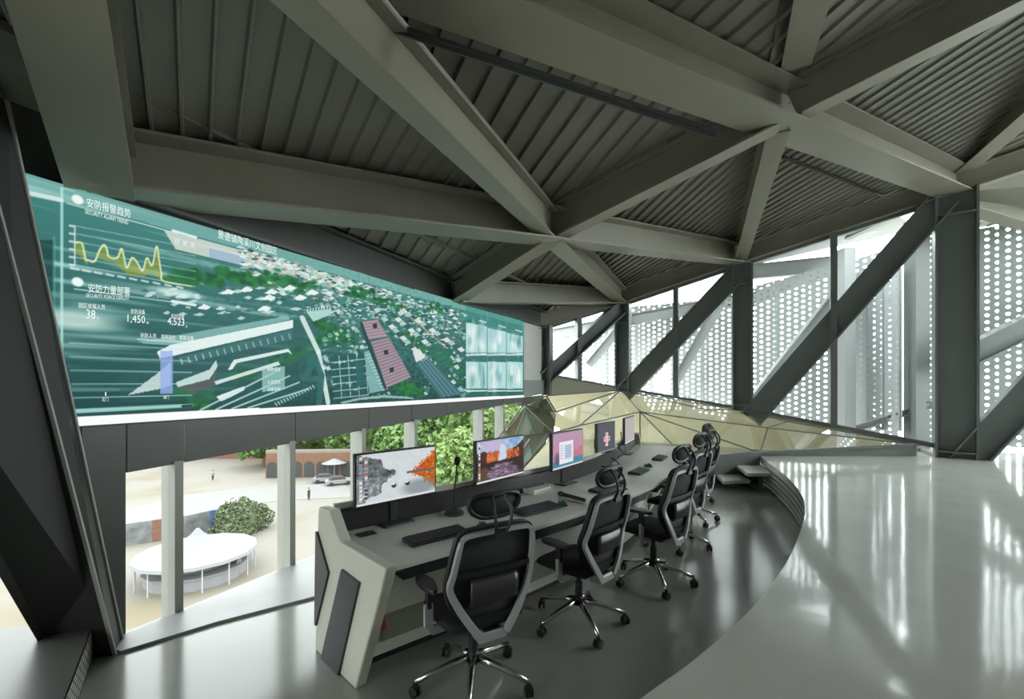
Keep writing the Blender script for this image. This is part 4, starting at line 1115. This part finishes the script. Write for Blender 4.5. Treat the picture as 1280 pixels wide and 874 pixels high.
b = MB(); b.box((-.025, 0, .009), (0.03, 0.035, 0.004)); b.box((.025, 0, .009), (0.03, 0.035, 0.004)); b.build('socket', M['graphite'], g, local=True)
# cables beside the far monitors
for pts, lab in (([(776, 540, 6.15), (777, 552, 6.1), (774, 560, 6.1), (779, 566, 5.95), (772, 572, 5.7)], 'black cable bundle hanging between the two farthest monitors'), ([(744, 545, 5.5), (743, 556, 5.45), (744, 566, 5.4), (741, 575, 5.35)], 'black cable hanging left of the dark grey monitor'), ([(765, 573, 5.5), (772, 578, 5.33), (773, 583, 5.2), (762, 584, 5.15), (752, 583, 5.2)], 'thin black cable looping on the desk before the dark grey monitor')):
    P3 = [at(x, y, d) for x, y, d in pts]; P3 = [V((p.x, p.y, max(p.z, TZ + 0.006))) for p in P3]
    tag(MB().tube(spline(P3, 5), 0.008, 6).build('cable', M['black'], smooth=True), lab, 'cable')

# ------------------------------------------------------------------ office chairs
def make_chair():
    root = thing('office_chair', '', 'chair', (0, 0, 0), 0, 'office chairs along the desk')
    for k in range(5):
        th = math.radians(-90 + 72 * k); d = V((math.cos(th), math.sin(th), 0))
        b = MB(); b.tube([d * 0.02 + V((0, 0, .165)), d * .12 + V((0, 0, .146)), d * .24 + V((0, 0, .112)), d * .335 + V((0, 0, .082))], [.026, .022, .017, .014], 8); leg = b.build('base_leg', M['alu'], root, smooth=True, local=True)
        c = d * 0.335; s = V((-d.y, d.x, 0)); ax = (s * .5 + d * .86).normalized()
        w = MB()
        for sg in (-1, 1): w.lathe([(0.022, -.009), (0.030, -.006), (0.030, .006), (0.022, .009)], V((c.x, c.y, .030)) + ax * sg * .016, ax, 16)
        w.tube([V((c.x, c.y, .03)), V((c.x, c.y, .075))], .012, 8); w.box((c.x, c.y, .052), (0.03, .03, .018)); w.build('caster', M['black'], leg, local=True)
    MB().lathe([(.036, .135), (.036, .19), (.028, .20), (.028, .30), (.018, .30), (.018, .40)], seg=18).build('gas_lift', M['black'], root, local=True)
    b = MB(); b.box((0, 0.0, .405), (.20, .26, .05)); b.box((0, -.17, .41), (.10, .14, .045)); b.tube([V((.10, .03, .41)), V((.24, .05, .405))], .007, 6); b.build('tilt_mechanism', M['black'], root, bevel=.008, local=True)
    # seat cushion
    b = MB(); n = 9; prof = []
    for j in range(n):
        y = -.23 + .49 * j / (n - 1); wj = .235 + .02 * math.sin(math.pi * j / (n - 1)) - (.03 if j in (0, n - 1) else 0); zt = .492 - .028 * max(0, (j - 6) / 2) ** 2 - .006 * math.sin(math.pi * j / (n - 1)); zb = .432 - .004 * j / n
        for x, z in ((-wj, zb + .012), (-wj * .96, zt - .012), (-wj * .8, zt), (0, zt - .008), (wj * .8, zt), (wj * .96, zt - .012), (wj, zb + .012), (wj * .85, zb), (-wj * .85, zb)): b.v.append(V((x, y, z)))
    for j in range(n - 1):
        for k in range(9): b.f.append([j * 9 + k, j * 9 + (k + 1) % 9, (j + 1) * 9 + (k + 1) % 9, (j + 1) * 9 + k])
    b.f.append(list(range(9))); b.f.append([(n - 1) * 9 + k for k in range(9)][::-1])
    b.build('seat', M['black_soft'], root, smooth=True, subsurf=1, local=True)
    # backrest: y runs backwards and up
    def by(z): return -.215 - .13 * max(0, z - .46) + .10 * math.exp(-((z - .68) / .11) ** 2) * .35
    outl = [(-.13, .50), (-.215, .58), (-.245, .68), (-.242, .78), (-.228, .90), (-.20, .975), (-.10, .995), (.10, .995), (.20, .975), (.228, .90), (.242, .78), (.245, .68), (.215, .58), (.13, .50)]
    loop = spline([V((x, by(z) + .35 * x * x, z)) for x, z in outl + outl[:1]], 4)[:-1]
    MB().sweep(loop, .034, .030, V((0, 1, 0.1)), closed=True).build('mesh_frame', M['black'], root, smooth=False, local=True)
    b = MB(); rows, cols = 14, 12
    def halfw(z):
        L_ = [p for p in outl[:7]]
        for (xa, za), (xb, zb) in zip(L_, L_[1:]):
            if za <= z <= zb: return -(xa + (xb - xa) * (z - za) / (zb - za))
        return .1
    for r in range(rows):
        z = .50 + .485 * r / (rows - 1); hw = halfw(z)
        for q in range(cols):
            x = hw * (-1 + 2 * q / (cols - 1)); b.v.append(V((x, by(z) + .35 * x * x, z)))
    for r in range(rows - 1):
        for q in range(cols - 1): b.f.append([r * cols + q, r * cols + q + 1, (r + 1) * cols + q + 1, (r + 1) * cols + q])
    o = b.build('mesh_back', M['mesh'], root, smooth=True, local=True); md = o.modifiers.new('t', 'SOLIDIFY'); md.thickness = .006
    # grey outer frame behind the mesh: two side bars turning in to the seat, top rail
    for sg in (-1, 1):
        pts = [(.21 * sg, .955), (.222 * sg, .90), (.236 * sg, .78), (.243 * sg, .69), (.205 * sg, .60), (.145 * sg, .50), (.075 * sg, .405)]
        P3 = spline([V((x, by(z) + .35 * x * x - .032, z)) for x, z in pts], 4); n = len(P3)
        MB().sweep(P3, [.022 + .024 * (i / n) ** .8 for i in range(n)], .024, V((0, 1, 0.1))).build('side_bar', M['grey_frame'], root, bevel=.004, local=True)
    P3 = spline([V((x, by(z) + .35 * x * x - .03, z)) for x, z in ((-.21, .955), (-.17, .978), (0, .985), (.17, .978), (.21, .955))], 4)
    MB().sweep(P3, .022, .02, V((0, 1, 0.1))).build('top_rail', M['grey_frame'], root, local=True)
    b = MB(); b.box((0, -.20, .40), (.17, .10, .055)); b.build('back_bracket', M['grey_frame'], root, bevel=.01, local=True)
    # lumbar support
    b = MB(); lc = 11
    for r, (z, o_) in enumerate(((.585, .0), (.60, -.022), (.66, -.03), (.715, -.022), (.73, .0))):
        for q in range(lc):
            x = -.145 + .29 * q / (lc - 1); x *= (1, .98, 1, .98, .95)[r]; b.v.append(V((x, by(z) + .35 * x * x - .038 + o_, z)))
    for r in range(4):
        for q in range(lc - 1): b.f.append([r * lc + q, r * lc + q + 1, (r + 1) * lc + q + 1, (r + 1) * lc + q])
    o = b.build('lumbar_pad', M['graphite'], root, smooth=True, local=True); md = o.modifiers.new('t', 'SOLIDIFY'); md.thickness = .012
    MB().sweep([V((x, by(.76) + .35 * x * x - .03, .762)) for x in (-.235, -.12, 0, .12, .235)], .03, .016, V((0, 1, 0.1))).build('cross_bar', M['black'], root, local=True)
    # armrests
    for sg in (-1, 1):
        arm = MB(); arm.sweep([V((.14 * sg, -.04, .418)), V((.27 * sg, -.05, .415)), V((.295 * sg, -.05, .45)), V((.292 * sg, -.045, .56))], .05, .026, V((0, 1, 0))); ar = arm.build('armrest', M['grey_frame'], root, bevel=.005, local=True)
        p = MB(); p.box((.292 * sg, -.045, .595), (.022, .042, .11)); p.build('arm_post', M['black'], ar, local=True)
        p = MB()
        pp = [V((.292 * sg + .045 * math.cos(t) * (1 + .15 * math.sin(t)), -.02 + .125 * math.sin(t), .645)) for t in [2 * math.pi * k / 18 for k in range(18)]]
        p.prism(pp, (0, 0, .026)); p.build('arm_pad', M['black'], ar, bevel=.008, local=True)
    # headrest
    hb = MB(); yc = by(1.0) - .035
    ring = [(-.13, 1.075), (-.15, 1.11), (-.14, 1.15), (-.09, 1.168), (0, 1.172), (.09, 1.168), (.14, 1.15), (.15, 1.11), (.13, 1.075), (.08, 1.048), (0, 1.042), (-.08, 1.048)]
    def hy(x, z): return yc + .75 * x * x + .05 - .2 * (z - 1.1)
    R = spline([V((x, hy(x, z), z)) for x, z in ring + ring[:1]], 3)[:-1]
    hd_ = hb.tube(R, .0135, 8, closed=True).build('headrest', M['black'], root, smooth=True, local=True)
    b = MB(); cN = len(R); b.v = [V(p) for p in R] + [V((0, hy(0, 1.105) - .006, 1.105))]; b.f = [[i, (i + 1) % cN, cN] for i in range(cN)]
    o = b.build('headrest_mesh', M['mesh'], hd_, smooth=True, local=True); md = o.modifiers.new('t', 'SOLIDIFY'); md.thickness = .005
    st = MB()
    for sg in (-1, 1): st.tube(spline([V((.035 * sg, hy(.035, 1.165) - .012, 1.163)), V((.05 * sg, yc - .025, 1.10)), V((.042 * sg, yc - .03, 1.03)), V((.026 * sg, by(.97) - .04, .965))], 4), .009, 8)
    st.box((0, by(.975) - .04, .972), (.075, .026, .045)); st.tube([V((-.035, hy(.035, 1.165) - .012, 1.163)), V((.035, hy(.035, 1.165) - .012, 1.163))], .01, 8)
    st.build('headrest_stem', M['black'], hd_, local=True)
    return root
chair0 = make_chair()
chairs = [((-.225, 2.655), 31, 0, 'nearest black mesh office chair at the left end of the desk'),
          ((.49, 3.345), 46, 14, 'second black mesh office chair turned towards the orange cliff monitor'),
          ((1.25, 4.03), 45, 0, 'third black mesh office chair with its armrest against the desk edge'),
          ((1.78, 4.95), 46, -14, 'fourth black mesh office chair standing just beyond the third'),
          ((2.29, 5.87), 48, 11, 'fifth black mesh office chair near the two grey steps'),
          ((2.62, 6.78), 50, 10, 'farthest black mesh office chair at the back end of the desk')]
for i, ((x, y), r, s, lab) in enumerate(chairs):          # r: where the seat faces, s: how the castor base is turned
    o = chair0 if i == 0 else copy_tree(chair0)
    o.location = (x, y, 0); o.rotation_euler = (0, 0, math.radians(r))
    o['label'] = lab
    if i in (2, 3): o.scale = (1, 1, 1.05)          # these two stand a little higher on their gas lifts
    for ch in o.children:
        if ch.name.startswith('base_leg'): ch.rotation_euler = (0, 0, math.radians(s - r))

# ------------------------------------------------------------------ the park below the windows
GZ = -15.0
def ground_mat():
    m, n, l = new_mat('park_ground'); b = n['Principled BSDF']; b.inputs['Roughness'].default_value = 0.9
    t = n.new('ShaderNodeTexCoord'); z1 = n.new('ShaderNodeTexNoise'); z1.inputs['Scale'].default_value = 0.09; z1.inputs['Detail'].default_value = 8
    r = n.new('ShaderNodeValToRGB'); r.color_ramp.elements[0].color = (0.14, 0.12, 0.075, 1); r.color_ramp.elements[0].position = 0.33
    r.color_ramp.elements[1].color = (0.17, 0.157, 0.135, 1); r.color_ramp.elements[1].position = 0.5
    l.new(t.outputs['Object'], z1.inputs['Vector']); l.new(z1.outputs['Fac'], r.inputs[0]); l.new(r.outputs[0], b.inputs['Base Color']); return m
b = MB(); b.prism([V((-260, -40, GZ)), V((120, -40, GZ)), V((120, 320, GZ)), V((-260, 320, GZ))], (0, 0, -0.5)); tag(b.build('ground', ground_mat()), kind='structure')
M['grass'] = mat('dry_grass', (0.10, 0.10, 0.035), 0.9, noise=0.4, nscale=0.6)
M['path'] = mat('pale_path', (0.17, 0.167, 0.16), 0.8, noise=0.08, nscale=0.5)
M['leaf_a'] = mat('leaf_green', (0.075, 0.145, 0.03), 0.6, noise=0.5, nscale=1.2)
M['leaf_b'] = mat('leaf_light', (0.12, 0.19, 0.05), 0.6, noise=0.5, nscale=1.2)
M['leaf_c'] = mat('leaf_grey', (0.065, 0.085, 0.035), 0.7, noise=0.5, nscale=2)
M['bark'] = mat('bark', (0.12, 0.09, 0.06), 0.9)
M['canvas'] = mat('tent_canvas', (0.19, 0.19, 0.197), 0.7)
M['brick'] = mat('brick', (0.14, 0.07, 0.04), 0.8, noise=0.3, nscale=3)
M['plaster'] = mat('plaster', (0.17, 0.155, 0.125), 0.8, noise=0.1)
M['dark'] = mat('dark_opening', (0.03, 0.03, 0.03), 0.6)
M['blue'] = mat('mural_blue', (0.04, 0.09, 0.17), 0.7, noise=0.8, nscale=1.3)
M['mural'] = mat('mural_pale', (0.13, 0.135, 0.135), 0.7, noise=0.7, nscale=0.9)
M['skin'] = mat('skin', (0.45, 0.28, 0.2), 0.6)
g_at = lambda x, y, dz=0.0: on_z(x, y, GZ + dz)
b = MB(); b.prism([g_at(x, y) for x, y in ((150, 640), (230, 620), (330, 607), (430, 606), (445, 622), (350, 626), (260, 640), (150, 658))], (0, 0, .06)); tag(b.build('path', M['path']), 'pale curved path crossing the park behind the bush', 'path', kind='thing')
b = MB(); b.prism([g_at(x, y) for x, y in ((150, 662), (240, 648), (300, 640), (290, 656), (230, 662), (150, 676))], (0, 0, .10)); tag(b.build('grass_strip', M['grass']), 'dry grass strip left of the round bush', 'grass', kind='stuff')
def foliage(c, rx, ry, rz, n, leaf, m, name, parent, seed):
    r = random.Random(seed); b = MB()
    for k in range(n):
        th = r.uniform(0, 2 * math.pi); ph = math.asin(r.uniform(-.6, 1)); rad = r.uniform(.72, 1.05) * (1 + .22 * math.sin(3 * th + seed) * math.cos(2 * ph + seed))
        p = c + V((rx * rad * math.cos(th) * math.cos(ph), ry * rad * math.sin(th) * math.cos(ph), rz * rad * math.sin(ph)))
        a = V((r.gauss(0, 1), r.gauss(0, 1), r.gauss(0, 1))).normalized(); d = a.orthogonal().normalized(); s = leaf * r.uniform(.6, 1.3)
        b.add([p - a * s, p + d * s * .6, p + a * s, p - d * s * .6], [(0, 1, 2, 3)])
    # dense inner mass
    for i in range(7):
        for k in range(12):
            ph = -math.pi / 2 + math.pi * i / 6; th = 2 * math.pi * k / 12; q = .78 * (1 + .15 * math.sin(3 * th + seed))
            b.v.append(c + V((rx * q * math.cos(ph) * math.cos(th), ry * q * math.cos(ph) * math.sin(th), rz * q * math.sin(ph))))
    o = len(b.v) - 84
    for i in range(6):
        for k in range(12): b.f.append([o + i * 12 + k, o + i * 12 + (k + 1) % 12, o + (i + 1) * 12 + (k + 1) % 12, o + (i + 1) * 12 + k])
    return b.build(name, M[m], parent)
def bush(x, y, rx, rz, label, m='leaf_c', seed=1):
    c = g_at(x, y); t = thing('bush', label, 'bush', c); foliage(c + V((0, 0, rz * .55)), rx, rx * .9, rz, 2600, .19, m, 'foliage', t, seed)
bush(300, 664, 2.8, 2.2, 'round grey-green bush above the white tent', seed=3)
bush(287, 676, 2.0, 1.1, 'low bush on the rim of the painted wall', seed=5)
def tree(x, d, h, r, m, label, seed):
    X = (x - CX) / F * d; c = V((X, d, GZ)); t = thing('tree', label, 'tree', c, group='trees beyond the park')
    MB().tube([c, c + V((.2, 0, h * .35)), c + V((0, .2, h * .6))], [.45, .35, .2], 8).build('trunk', M['bark'], t)
    foliage(c + V((0, 0, h * .56)), r, r, h * .47, 3000, .55, m, 'foliage', t, seed)
for i, (x, d, h, r, m, lab) in enumerate(((330, 92, 11, 5, 'leaf_a', 'green tree in the left window by the brick house'), (395, 100, 15, 7.5, 'leaf_b', 'light green tree above the arched wall'),
        (440, 96, 14, 7, 'leaf_a', 'green tree just left of the grey lake monitor'), (478, 104, 17, 7, 'leaf_b', 'light green tree above the grey lake monitor'), (530, 92, 17, 6.5, 'leaf_b', 'green tree left of the dark window column'),
        (505, 80, 10, 5, 'leaf_a', 'low green tree seen just above the grey lake monitor'), (570, 70, 9, 4.5, 'leaf_b', 'low light green tree behind the gooseneck microphone'), (585, 84, 17, 6.5, 'leaf_a', 'green tree right of the dark window column'), (622, 80, 18, 6, 'leaf_b', 'green tree in the narrow window by the skylight'), (645, 90, 19, 7, 'leaf_a', 'tree furthest right behind the skylight edge'), (180, 110, 10, 7, 'leaf_c', 'grey-green tree at the far left of the windows'), (20, 70, 10, 6, 'leaf_c', 'tree beyond the leaning post'))):
    tree(x, d, h, r, m, lab, 20 + i)
# arcade wall and houses
p0, p1 = g_at(332, 598), g_at(440, 596); u_ = (p1 - p0); L = u_.length; u_.normalize(); nrm_ = V((u_.y, -u_.x, 0))
g = thing('arcade_wall', 'low brick wall with a row of round arches behind the park', 'wall', p0, kind='thing')
b = MB(); b.prism([p0, p1, p1 + Z * 4.4, p0 + Z * 4.4], -nrm_ * .6); b.build('wall_face', M['brick'], g)
b = MB(); b.prism([p0 + Z * 4.4, p1 + Z * 4.4, p1 + Z * 4.9, p0 + Z * 4.9], -nrm_ * .9); b.build('coping', M['plaster'], g)
for k in range(7):
    c = p0 + u_ * (L * (k + .5) / 7); pts = [c - u_ * .9, c + u_ * .9] + [c + u_ * .9 * math.cos(t) + Z * (2 + .9 * math.sin(t)) for t in [math.pi * j / 8 for j in range(9)]]
    b = MB(); b.prism([q_ + nrm_ * .03 for q_ in pts], -nrm_ * .1); b.build('arch', M['dark'], g)
def house(x, d, w, h, label, m):
    X = (x - CX) / F * d; c = V((X, d, GZ)); t = thing('house', label, 'house', c)
    b = MB(); b.box(c + Z * h / 2, (w, 8, h)); b.build('wall_face', M[m], t)
    b = MB(); b.prism([c + V((-w / 2 - .6, -4.6, h)), c + V((w / 2 + .6, -4.6, h)), c + V((w / 2 + .6, 4.6, h)), c + V((-w / 2 - .6, 4.6, h))], (0, 0, .6)); b.build('roof', M['plaster'], t)
    for fl in range(2):
        for k in range(int(w / 3.2)):
            f = MB(); px = c.x - w / 2 + 2 + k * 3.2; f.box((px, d - 4.02, GZ + 2.4 + fl * 4), (1.9, .12, 2.3)); fo = f.build('window', M['canvas'], t)
            q_ = MB(); q_.box((px, d - 4.1, GZ + 2.4 + fl * 4), (1.5, .06, 1.9)); q_.build('pane', M['dark'], fo)
house(290, 106, 26, 9, 'brick house with white windows behind the park', 'brick'); house(450, 118, 34, 14, 'pale house mostly hidden by the green trees', 'plaster'); house(110, 110, 30, 10, 'pale house at the far left beyond the windows', 'plaster')
# white peaked tent with counter
c = g_at(247, 719); tent = thing('pavilion_tent', 'white peaked round tent over a counter in the park', 'tent', c)
R0 = 4.7; b = MB(); n = 14
prof = [(R0, 1.95), (R0 * .98, 2.2), (R0 * .62, 2.6), (R0 * .28, 2.95), (R0 * .11, 3.6), (.12, 4.1)]
b.lathe(prof, c, seg=n).build('canopy', M['canvas'], tent)
MB().lathe([(R0 * .8, 0), (R0 * .8, .9), (R0 * .84, .95), (R0 * .84, 1.05)], c, seg=n).build('counter', M['canvas'], tent)
MB().lathe([(R0 * .55, 0.9), (R0 * .55, 2.5)], c, seg=n).build('kiosk_core', M['mural'], tent)
for k in range(n):
    t = 2 * math.pi * k / n; p_ = c + V((R0 * .93 * math.cos(t), R0 * .93 * math.sin(t), 0)); MB().tube([p_, p_ + Z * 2.2], .05, 6).build('tent_pole', M['pale_steel'], tent)
# painted sunken wall
pts = [g_at(x, y) for x, y in ((150, 684), (190, 678), (230, 672), (262, 664), (285, 660))]
for k, (a, d) in enumerate(zip(pts, pts[1:])):
    b = MB(); nn = V(((d - a).y, -(d - a).x, 0)).normalized(); b.prism([a, d, d + Z * 2.3, a + Z * 2.3], -nn * .3)
    tag(b.build('painted_wall', M[('mural', 'brick', 'mural', 'blue')[k]]), ('grey painted wall panel at the left of the tent', 'reddish painted wall panel behind the tent', 'grey painted wall panel just above the tent tip', 'blue painted wall panel below the round bush')[k], 'wall', kind='thing')
# passers-by, far below
def person(x, y, cloth, legs, label, face=0.0, seed=0):
    c = g_at(x, y); t = thing('person', label, 'person', c, face)
    me = bpy.data.meshes.new('body')
    J = [(0, 0, .95), (0, 0, 1.2), (0, 0, 1.45), (0, .02, 1.56), (0, .03, 1.68), (.1, 0, .9), (.12, .08, .5), (.12, .16, .06), (.12, .28, .04), (-.1, 0, .9), (-.12, -.04, .5), (-.12, -.16, .06), (-.12, -.04, .04), (.2, 0, 1.42), (.26, -.05, 1.15), (.26, .06, .92), (-.2, 0, 1.42), (-.26, .05, 1.15), (-.26, .16, .95)]
    E = [(0, 1), (1, 2), (2, 3), (3, 4), (0, 5), (5, 6), (6, 7), (7, 8), (0, 9), (9, 10), (10, 11), (11, 12), (2, 13), (13, 14), (14, 15), (2, 16), (16, 17), (17, 18)]
    rad = [.14, .13, .15, .06, .11, .1, .07, .05, .045, .1, .07, .05, .045, .06, .048, .04, .06, .048, .04]
    me.from_pydata(J, E, []); o = bpy.data.objects.new('body', me); COL.objects.link(o); o.parent = t
    sk = o.modifiers.new('skin', 'SKIN'); me.skin_vertices[0].data[0].use_root = True
    for i, r in enumerate(rad): me.skin_vertices[0].data[i].radius = (r, r)
    s = o.modifiers.new('sub', 'SUBSURF'); s.levels = 1; s.render_levels = 1; me.materials.append(M['skin'])
    b = MB(); b.lathe([(.165, .86), (.17, 1.1), (.20, 1.38), (.12, 1.5)], seg=10); b.build('jacket', cloth, t, local=True)
    b = MB()
    for sg, yy in ((1, .08), (-1, -.06)): b.tube([V((.09 * sg, 0, .92)), V((.12 * sg, yy, .5)), V((.12 * sg, yy * 1.9, .1))], [.12, .09, .07], 8)
    b.build('trousers', legs, t, local=True)
    b = MB(); b.lathe([(.11, 1.66), (.125, 1.72), (.10, 1.79), (.03, 1.81)], (0, .01, 0), seg=10); b.build('hair', M['dark'], t, local=True)
person(386, 625, M['dark'], M['dark'], 'person in dark clothes walking on the pale path', .8)
person(299, 718, M['canvas'], M['canvas'], 'person in white clothes standing by the tent counter', 1.8)
person(441, 603, M['dark'], M['dark'], 'person in dark clothes far off by the nearest monitor', 2.2)
person(266, 601, M['canvas'], M['dark'], 'person in a white top near the brick house', 1.2)
# parked cars and a sunshade by the arcade
def car(x, y, rz, label):
    c = g_at(x, y); t = thing('car', label, 'car', c, rz)
    b = MB(); b.prism([V((-2.1, -.85, .3)), V((2.1, -.85, .3)), V((2.15, -.85, .75)), V((1.2, -.85, .95)), V((-1.9, -.85, .95)), V((-2.15, -.85, .7))], (0, 1.7, 0)); b.build('body', M['canvas'], t, bevel=.08, local=True)
    b = MB(); b.prism([V((-1.7, -.75, .95)), V((1.1, -.75, .95)), V((.4, -.7, 1.45)), V((-1.2, -.7, 1.45))], (0, 1.45, 0)); b.build('cabin', M['dark'], t, bevel=.05, local=True)
    for sx in (-1.3, 1.3):
        for sy in (-.85, .85): MB().lathe([(.33, -.1), (.33, .1)], (sx, sy, .33), V((0, 1, 0)), 14).build('wheel', M['black'], t, local=True)
car(408, 603, .3, 'white parked car below the arched wall'); car(424, 606, .5, 'second white parked car beside the pale sunshade')
c = g_at(418, 597); sh = thing('sunshade', 'pale round sunshade near the parked cars', 'sunshade', c)
MB().tube([c, c + Z * 3], .06, 6).build('pole', M['pale_steel'], sh); MB().lathe([(2.2, 2.6), (1.2, 3.0), (.1, 3.4)], c, seg=10).build('canopy', M['canvas'], sh)
